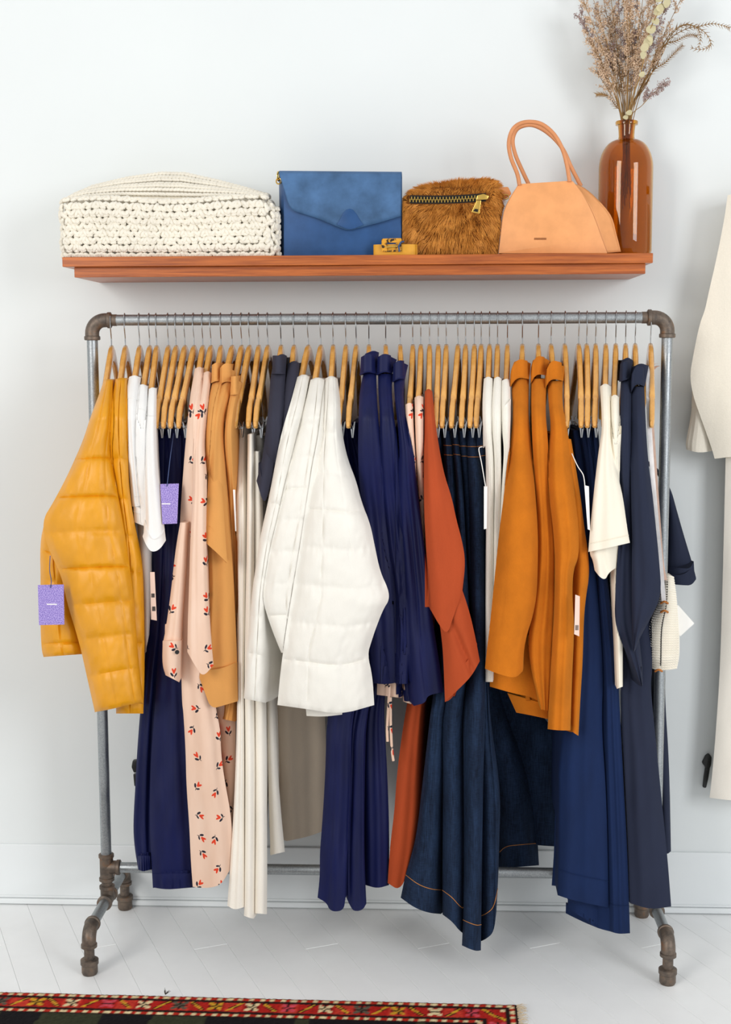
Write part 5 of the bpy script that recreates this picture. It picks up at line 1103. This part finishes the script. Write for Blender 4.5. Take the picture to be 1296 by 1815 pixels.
drape('collar', 'coat', g, C((708, 130), (700, 180), (702, 245)), C((782, 122), (775, 160), (765, 215)), T=C((708, 130), (745, 108), (782, 122)), Bt=C((702, 245), (725, 200), (765, 215)), yf=-.1, neck='collar', yb=.06, hx=HX[49], seed=185, nv=18)
drape('skirt', 'coat', g, C((690, 700), (668, 1100), (668, 1500))+F_((722, 150), (745, 500), (765, 900), (775, 1222)), C((760, 700), (790, 1100), (800, 1480))+F_((880, 100), (905, 350), (930, 600), (945, 750), (970, 1000), (988, 1240)), Bt=F_((775, 1222), (880, 1256), (988, 1240)), yf=[(0, -.10), (.3, -.11), (1, -.12)], yb=.02, hx=HX[49], wb=.03, nu=32, nv=90, wr=.004, seed=186, folds=((.2, .15, .01), (.6, .5, .006)))
drape('skirt_back', 'coat', g, C((770, 760), (800, 1100), (815, 1480))+F_((880, 160), (925, 500), (945, 960)), C((800, 760), (845, 1100), (858, 1480))+F_((955, 160), (978, 500), (987, 955)), Bt=F_((945, 960), (968, 972), (987, 955)), yf=[(0, -.01), (.4, .04), (1, .05)], yb=.14, hx=None, wb=.03, nu=14, nv=50, seed=187)
# ------------------------------------------------------------------ woven bag on the last hanger
def woven_bag():
    yF = -.115; Pc = lambda x, y, Y=yF: un(840+x/2.522, 600+y/2.522, Y)
    c = (Pc(780, 1275)+Pc(918, 1275))/2; t = thing('woven_bag', 'round cream woven crossbody bag hanging in front of the pipe post', 'bag', (c.x, -.06, c.z))
    # a drum seen on edge: stacked outline from the photo, domed front to back
    rowsL = C((848, 1064), (838, 1130), (826, 1200), (800, 1245), (781, 1300), (778, 1400), (784, 1468)); rowsR = C((892, 1064), (903, 1130), (910, 1200), (915, 1260), (920, 1340), (920, 1420), (908, 1476))
    o, fr = drape('body', 'woven', t, rowsL, rowsR, T=C((848, 1064), (870, 1056), (892, 1064)), Bt=C((784, 1468), (820, 1484), (870, 1482), (908, 1476)), yf=[(0, -.075), (.15, -.105), (.5, -.12), (.85, -.105), (1, -.075)], yb=-.02, hx=None, wb=.05, bulge=.02, nu=24, nv=40, seed=190, wr=.0)
    for (x, y) in ((852, 1180), (852, 1220), (826, 1484)):
        p0 = Pc(x-16, y+4, -.122 if y < 1400 else -.1); p1 = Pc(x, y-4, -.128 if y < 1400 else -.105); p2 = Pc(x+16, y+4, -.122 if y < 1400 else -.1)
        MB().tube(spline([p0, p1, p2], 8), .0022, 7).build('stitch_tab', M['brown_thread'], t)
    s1 = [(816, 112, -.03), (790, 125, -.06), (780, 180, -.09), (784, 350, -.15), (796, 560, -.17), (816, 800, -.15), (835, 1000, -.11), (850, 1180, -.121)]
    s2 = [(826, 122, -.025), (802, 136, -.05), (790, 180, -.08), (794, 350, -.13), (807, 560, -.14), (824, 800, -.12), (840, 1000, -.09), (856, 1080, -.098)]
    for pts, mt in ((s1, 'white_strap'), (s2, 'pink_strap')):
        P = spline([Pc(*p) for p in pts], 40); V = []; F = []
        for p in P: V += [p+Vector((-.0042, 0, 0)), p+Vector((.0042, -.001, 0)), p+Vector((.0042, .0008, 0)), p+Vector((-.0042, .0018, 0))]
        for i in range(len(P)-1):
            for j in range(4): F.append((i*4+j, i*4+(j+1) % 4, i*4+4+(j+1) % 4, i*4+4+j))
        F += [(0, 1, 2, 3), tuple(len(V)-4+j for j in range(4))]
        MB().add(V, F).build('strap', M[mt], t)
    def weave():
        # woven rows of cord bumps on the face
        mb = MB()
        for j in range(0, 40):
            for i in range(1, 24, 1):
                if i == 10: continue
                p = fr[j][i]; q = fr[j+1][i]; r = .0021; m_ = (p+q)/2+Vector((0, -.0004, 0))
                mb.tube([m_+Vector((-.0022, .0008, .0012*(1 if i % 2 else -1))), m_+Vector((0, -.0004, 0)), m_+Vector((.0022, .0008, -.0012*(1 if i % 2 else -1)))], [.0008, .0019, .0008], 5, False)
        w = mb.build('weave', M['woven'], o); w['kind'] = 'stuff'
        MB().tube([fr[j][10]+Vector((0, -.0006, 0)) for j in range(2, 39)], .0011, 6).build('zip', M['dark_void'], t)
    return weave
bag_weave = woven_bag()
# ------------------------------------------------------------------ swing tags
def card(name, label, quad, Y, mat, cord=None, cmat='blue_cord', line=None, extra=None):
    P = [un(x, y, Y) for x, y in quad]; c = sum(P, Vector())/4
    t = thing(name, label, 'tag', c); cd_ = MB().prism(P, (0, .0009, 0)).build('card', M[mat], t, False)
    if cord: MB().tube(spline([un(x, y, Y-.001+dy) for x, y, dy in cord], 14), .0009, 6).build('cord', M[cmat], t)
    if line:
        a, b = un(line[0], line[1]+.9, Y), un(line[2], line[1]-.9, Y); MB().box((a.x, Y-.0005, a.z), (b.x, Y+.0003, b.z)).build('print', M['paper'], cd_, False)
    if extra:
        mb = MB()
        for (x0, y0, x1, y1) in extra: a, b = un(x0, y1, Y), un(x1, y0, Y); mb.box((a.x, Y-.0005, a.z), (b.x, Y+.0003, b.z))
        mb.build('print', M['ink'], cd_, False)
    return t
card('swing_tag', 'purple speckled swing tag on the mustard quilted jacket', [(67, 1037), (113, 1036), (114, 1107), (69, 1108)], -.222, 'purple', [(89, 985, .01), (88, 1010, .0), (91, 1030, 0), (89, 1042, -.001)], line=(83, 1071, 101))
card('swing_tag', 'purple speckled swing tag on the navy velvet trousers', [(284, 858), (317, 857), (314, 928), (288, 929)], -.175, 'purple', [(308, 768, .05), (302, 810, .02), (298, 845, 0), (296, 862, -.001)], line=(287, 893, 302))
bars = lambda x, y, w, n, h: [(x+i*w/n, y, x+(i+.55)*w/n, y+h) for i in range(n)]
card('swing_tag', 'pink barcode tag hanging between the white tee and velvet trousers', [(266, 1014), (274, 1014), (278, 1100), (268, 1098)], -.15, 'pink_paper', extra=bars(268.5, 1052, 6, 5, 7)+bars(270, 1075, 6, 5, 8))
card('swing_tag', 'pink barcode tag hanging on the ochre wool coat', [(1020, 1054), (1028, 1057), (1027, 1128), (1018, 1124)], -.235, 'pink_paper', extra=bars(1020, 1108, 6, 5, 9))
card('swing_tag', 'narrow white tag on cord beside the indigo denim skirts', [(858, 862), (864, 862), (863, 937), (858, 938)], -.19, 'paper', [(855, 792, .01), (849, 796, .0), (854, 822, 0), (861, 864, 0)], 'paper')
card('swing_tag', 'narrow white tag on cord in front of the navy skirts', [(1036, 860), (1044, 862), (1046, 940), (1042, 938)], -.20, 'paper', [(1014, 804, .03), (1024, 826, .01), (1034, 842, 0), (1037, 862, 0)], 'paper')
card('swing_tag', 'slim white tag hanging against the cream trousers', [(413, 868), (417, 868), (419, 942), (417, 941)], -.15, 'paper')
card('swing_tag', 'white paper tag sticking out behind the woven bag', [(1202, 1072), (1231, 1105), (1206, 1128), (1192, 1104)], -.06, 'paper')
# ------------------------------------------------------------------ clothes hanging on the wall at the right
pegc = un(1432, 300, WALL-.085); pg = thing('wall_peg', 'wooden wall peg carrying the oatmeal knit sweater', 'peg', (pegc.x, WALL, pegc.z))
MB().tube([pegc+Vector((0, -.03, 0)), Vector((pegc.x, WALL, pegc.z))], .0105, 16).build('dowel', M['shelf'], pg); MB().tube([pegc+Vector((0, -.032, 0)), pegc+Vector((0, -.042, 0))], [.015, .012], 16).build('knob', M['shelf'], pg)
hanger((pegc.x, pegc.y+.005, pegc.z), math.pi/2, 'wooden hanger inside the oatmeal knit sweater on the wall')
g = thing('knit_sweater', 'oatmeal ribbed knit sweater hanging on the wall beyond the rack', 'sweater', (pegc.x, WALL-.05, .9))
drape('body', 'sweater', g, PX((1290, 346), (1284, 390), (1270, 460), (1256, 520), (1250, 550), (1240, 575), (1229, 630), (1223, 665), (1228, 700), (1246, 750), (1262, 795), (1267, 813)), PX((1570, 346), (1585, 420), (1605, 520), (1625, 620), (1630, 700), (1600, 812)), T=PX((1290, 346), (1330, 336), (1430, 326), (1530, 336), (1570, 346)), Bt=PX((1267, 813), (1300, 809), (1400, 812), (1600, 812)), yf=.075, yb=WALL-.025, hx=pegc.x, wb=.26, bulge=.03, nu=34, nv=60, seed=200, folds=((.4, .3, .006), (.7, .7, .006)))
drape('cuff', 'sweater', g, PX((1230, 690), (1224, 745), (1215, 786), (1217, 797)), PX((1262, 690), (1264, 740), (1266, 780), (1264, 799)), Bt=PX((1217, 797), (1240, 803), (1264, 799)), yf=.115, yb=WALL-.02, hx=None, wb=.03, nu=20, nv=24, seed=201, folds=[(k/7, k/7, .002, .02) for k in range(1, 7)])
g = thing('canvas_trousers', 'off-white canvas trousers hanging below the oatmeal sweater', 'trousers', (pegc.x, WALL-.05, .3))
drape('leg', 'cream_canvas', g, PX((1287, 790), (1282, 1000), (1277, 1180), (1269, 1300), (1262, 1380), (1258, 1414)), PX((1425, 790), (1415, 1000), (1410, 1200), (1405, 1420)), Bt=PX((1258, 1414), (1296, 1419), (1405, 1424)), yf=.11, yb=WALL-.02, hx=None, wb=.14, nu=20, nv=50, seed=202, bulge=.02)
drape('leg', 'cream_canvas', g, PX((1426, 790), (1430, 1000), (1436, 1200), (1442, 1424)), PX((1570, 790), (1580, 1000), (1585, 1200), (1590, 1424)), yf=.11, yb=WALL-.02, hx=None, wb=.14, nu=20, nv=50, seed=203, bulge=.02)
def buckle(label, pts, hp, Y):
    t = thing('strap_clip', label, 'clip', un(pts[0][0], pts[0][1], Y))
    MB().prism(rounded([un(x, y, Y) for x, y in pts], .003), (0, .006, 0)).build('body', M['black'], t, True, .001)
    MB().prism(rounded([un(x, y, Y-.001) for x, y in hp], .003), (0, .009, 0)).build('head', M['black'], t, True, .0012)
buckle('small black plastic clip on the wall beside the off-white canvas trousers', [(1251, 1358), (1259, 1360), (1256, 1380), (1252, 1397), (1246, 1396), (1248, 1378)], [(1251, 1340), (1257, 1336), (1262, 1342), (1261, 1356), (1257, 1366), (1252, 1366), (1250, 1359), (1245, 1353)], WALL-.0065)
buckle('small black plastic clip on the wall beside the navy velvet trousers', [(236, 1372), (248, 1370), (248, 1392), (238, 1394)], [(235, 1348), (248, 1346), (249, 1368), (237, 1370), (233, 1360)], WALL-.0065)

resolve_cloth()
bag_weave()
# ------------------------------------------------------------------ rug
def rug():
    z = .006; c = unz(917, 1780, z); a = unz(0, 1757, z); ex = (a-c); ex.z = 0; ex.normalize(); ey = Vector((-ex.y, ex.x, 0))
    if ey.y > 0: ey = -ey
    LX, LY, st = 1.75, .9, .0045
    nx, ny = int(LX/st), int(LY/st)
    t = thing('patterned_rug', 'red and black wool rug with flower and diagonal bar border', 'rug', (c.x, c.y, 0))
    flower = ['1100011', '1110111', '0110110', '0001000', '0110110', '1110111', '1100011']
    CR, PK, YE, GY, RED, DK = S(228, 206, 160), S(206, 74, 88), S(208, 156, 46), S(96, 88, 74), S(176, 36, 30), S(40, 24, 22)
    RD2 = S(196, 58, 44)
    def band(d, s):                          # d: distance in from the rug edge, s: distance along the edge
        if d < .006: return DK
        if d < .0165: return CR if int(s/.0105) % 2 else S(186, 48, 34)
        if d < .022: return DK
        if d < .062:
            k = int(s/.0355); f = s/.0355-k; e = (d-.022)/.040
            base = RED if k % 3 else RD2
            if e < .04 or e > .96: return DK
            if k % 2 == 0:
                col_ = (CR, PK, CR, YE, GY)[(k//2) % 5]; i, j = int(f*9)-1, int(e*9)-1
                if 0 <= i < 7 and 0 <= j < 7:
                    if flower[j][i] == '1': return col_
                    return DK if (i in (3,) or j in (3,)) else base
                return base
            sl = (f-.5)*(1 if (k//2) % 2 else -1)-(e-.5)*.9
            if abs(sl) < .09 and .1 < e < .9: return YE
            if abs(sl) < .16 and .1 < e < .9: return DK
            return base
        if d < .068: return DK
        if d < .0785: return CR if int(s/.0105) % 2 else S(186, 48, 34)
        if d < .084: return DK
        return None
    rnd = random.Random(5); V = []; cols = []
    for j in range(ny+1):
        for i in range(nx+1):
            x, y = i*st, j*st; p = c+ex*x+ey*y+ey*(.004*noise.noise((x*6, 0, 3)) if j == 0 else 0)
            V.append((p.x, p.y, z+.0012*rnd.random()-(.003 if i in (0, nx) or j in (0, ny) else 0)))
            b = band(y, x) if y <= x else band(x, y)
            if b is None:
                g_ = noise.noise((x*5, y*.6, 1)); b = S(26, 24, 26) if g_ < 0 else (S(54, 56, 40) if g_ < .35 else S(24, 30, 52))
                ox = x-1.26; oy = y-.145
                if abs(oy)+abs(ox)*.55 < .055 and abs(oy)+abs(ox)*.55 > .012: b = S(214, 116, 68)
                if .135 < y < .16 and x > 1.32: b = S(200, 110, 66)
            k = rnd.uniform(.78, 1.12); cols.append((b[0]*k, b[1]*k, b[2]*k, 1))
    nv_ = len(V); V2 = [(p[0], p[1], .0006) for p in V[:0]]
    F = [(j*(nx+1)+i, j*(nx+1)+i+1, (j+1)*(nx+1)+i+1, (j+1)*(nx+1)+i) for j in range(ny) for i in range(nx)]
    edge = [i for i in range(nx+1)]+[j*(nx+1)+nx for j in range(1, ny+1)]+[ny*(nx+1)+i for i in range(nx-1, -1, -1)]+[j*(nx+1) for j in range(ny-1, 0, -1)]
    b0 = len(V)
    for e in edge: V.append((V[e][0], V[e][1], .0008)); cols.append((.02, .012, .011, 1))
    m = len(edge); F += [(edge[k], b0+k, b0+(k+1) % m, edge[(k+1) % m]) for k in range(m)]; F.append(tuple(b0+k for k in range(m)))
    me = bpy.data.meshes.new('pile'); me.from_pydata([(v[0]-c.x, v[1]-c.y, v[2]) for v in V], [], F)
    ca_ = me.color_attributes.new('yarn', 'FLOAT_COLOR', 'POINT'); ca_.data.foreach_set('color', [q for k in cols for q in k])
    mm = N('wool_pile'); at = mm.n('ShaderNodeAttribute', attribute_name='yarn'); mm.l(at.outputs['Color'], mm.b.inputs['Base Color']); mm.set(Roughness=.95, Specular_IOR_Level=.1); mm.bump(mm.noise(mm.map(), 700, 2), .5, .003)
    me.materials.append(mm.m); o = bpy.data.objects.new('pile', me); col.objects.link(o); o.parent = t
    mb = MB()
    for k in range(420):                     # fringe along the short end
        s_ = rnd.uniform(0, LY); p = c+ey*s_; p.z = .004; d = (-ex+ey*rnd.uniform(-.5, .5)).normalized(); L = rnd.uniform(.006, .02)
        mb.tube([p+ex*.004, p+d*L*.6+Vector((0, 0, .003)), p+d*L+Vector((0, 0, rnd.uniform(-.002, .006)))], [.0006, .0005, .0003], 3, False)
    f = mb.build('fringe', plain('fringe_yarn', S(206, 184, 150), .9), t); f['kind'] = 'stuff'
    mb = MB(); q = unz(293, 1763, z)
    for k in range(16):
        d = Vector((rnd.uniform(-.2, 1), rnd.uniform(-.1, .5), rnd.uniform(.4, 1))).normalized(); mb.tube([q, q+d*rnd.uniform(.006, .013)], [.0006, .0003], 3, False)
    mb.build('loose_tuft', plain('loose_yarn', S(70, 62, 54), .9), t)
rug()
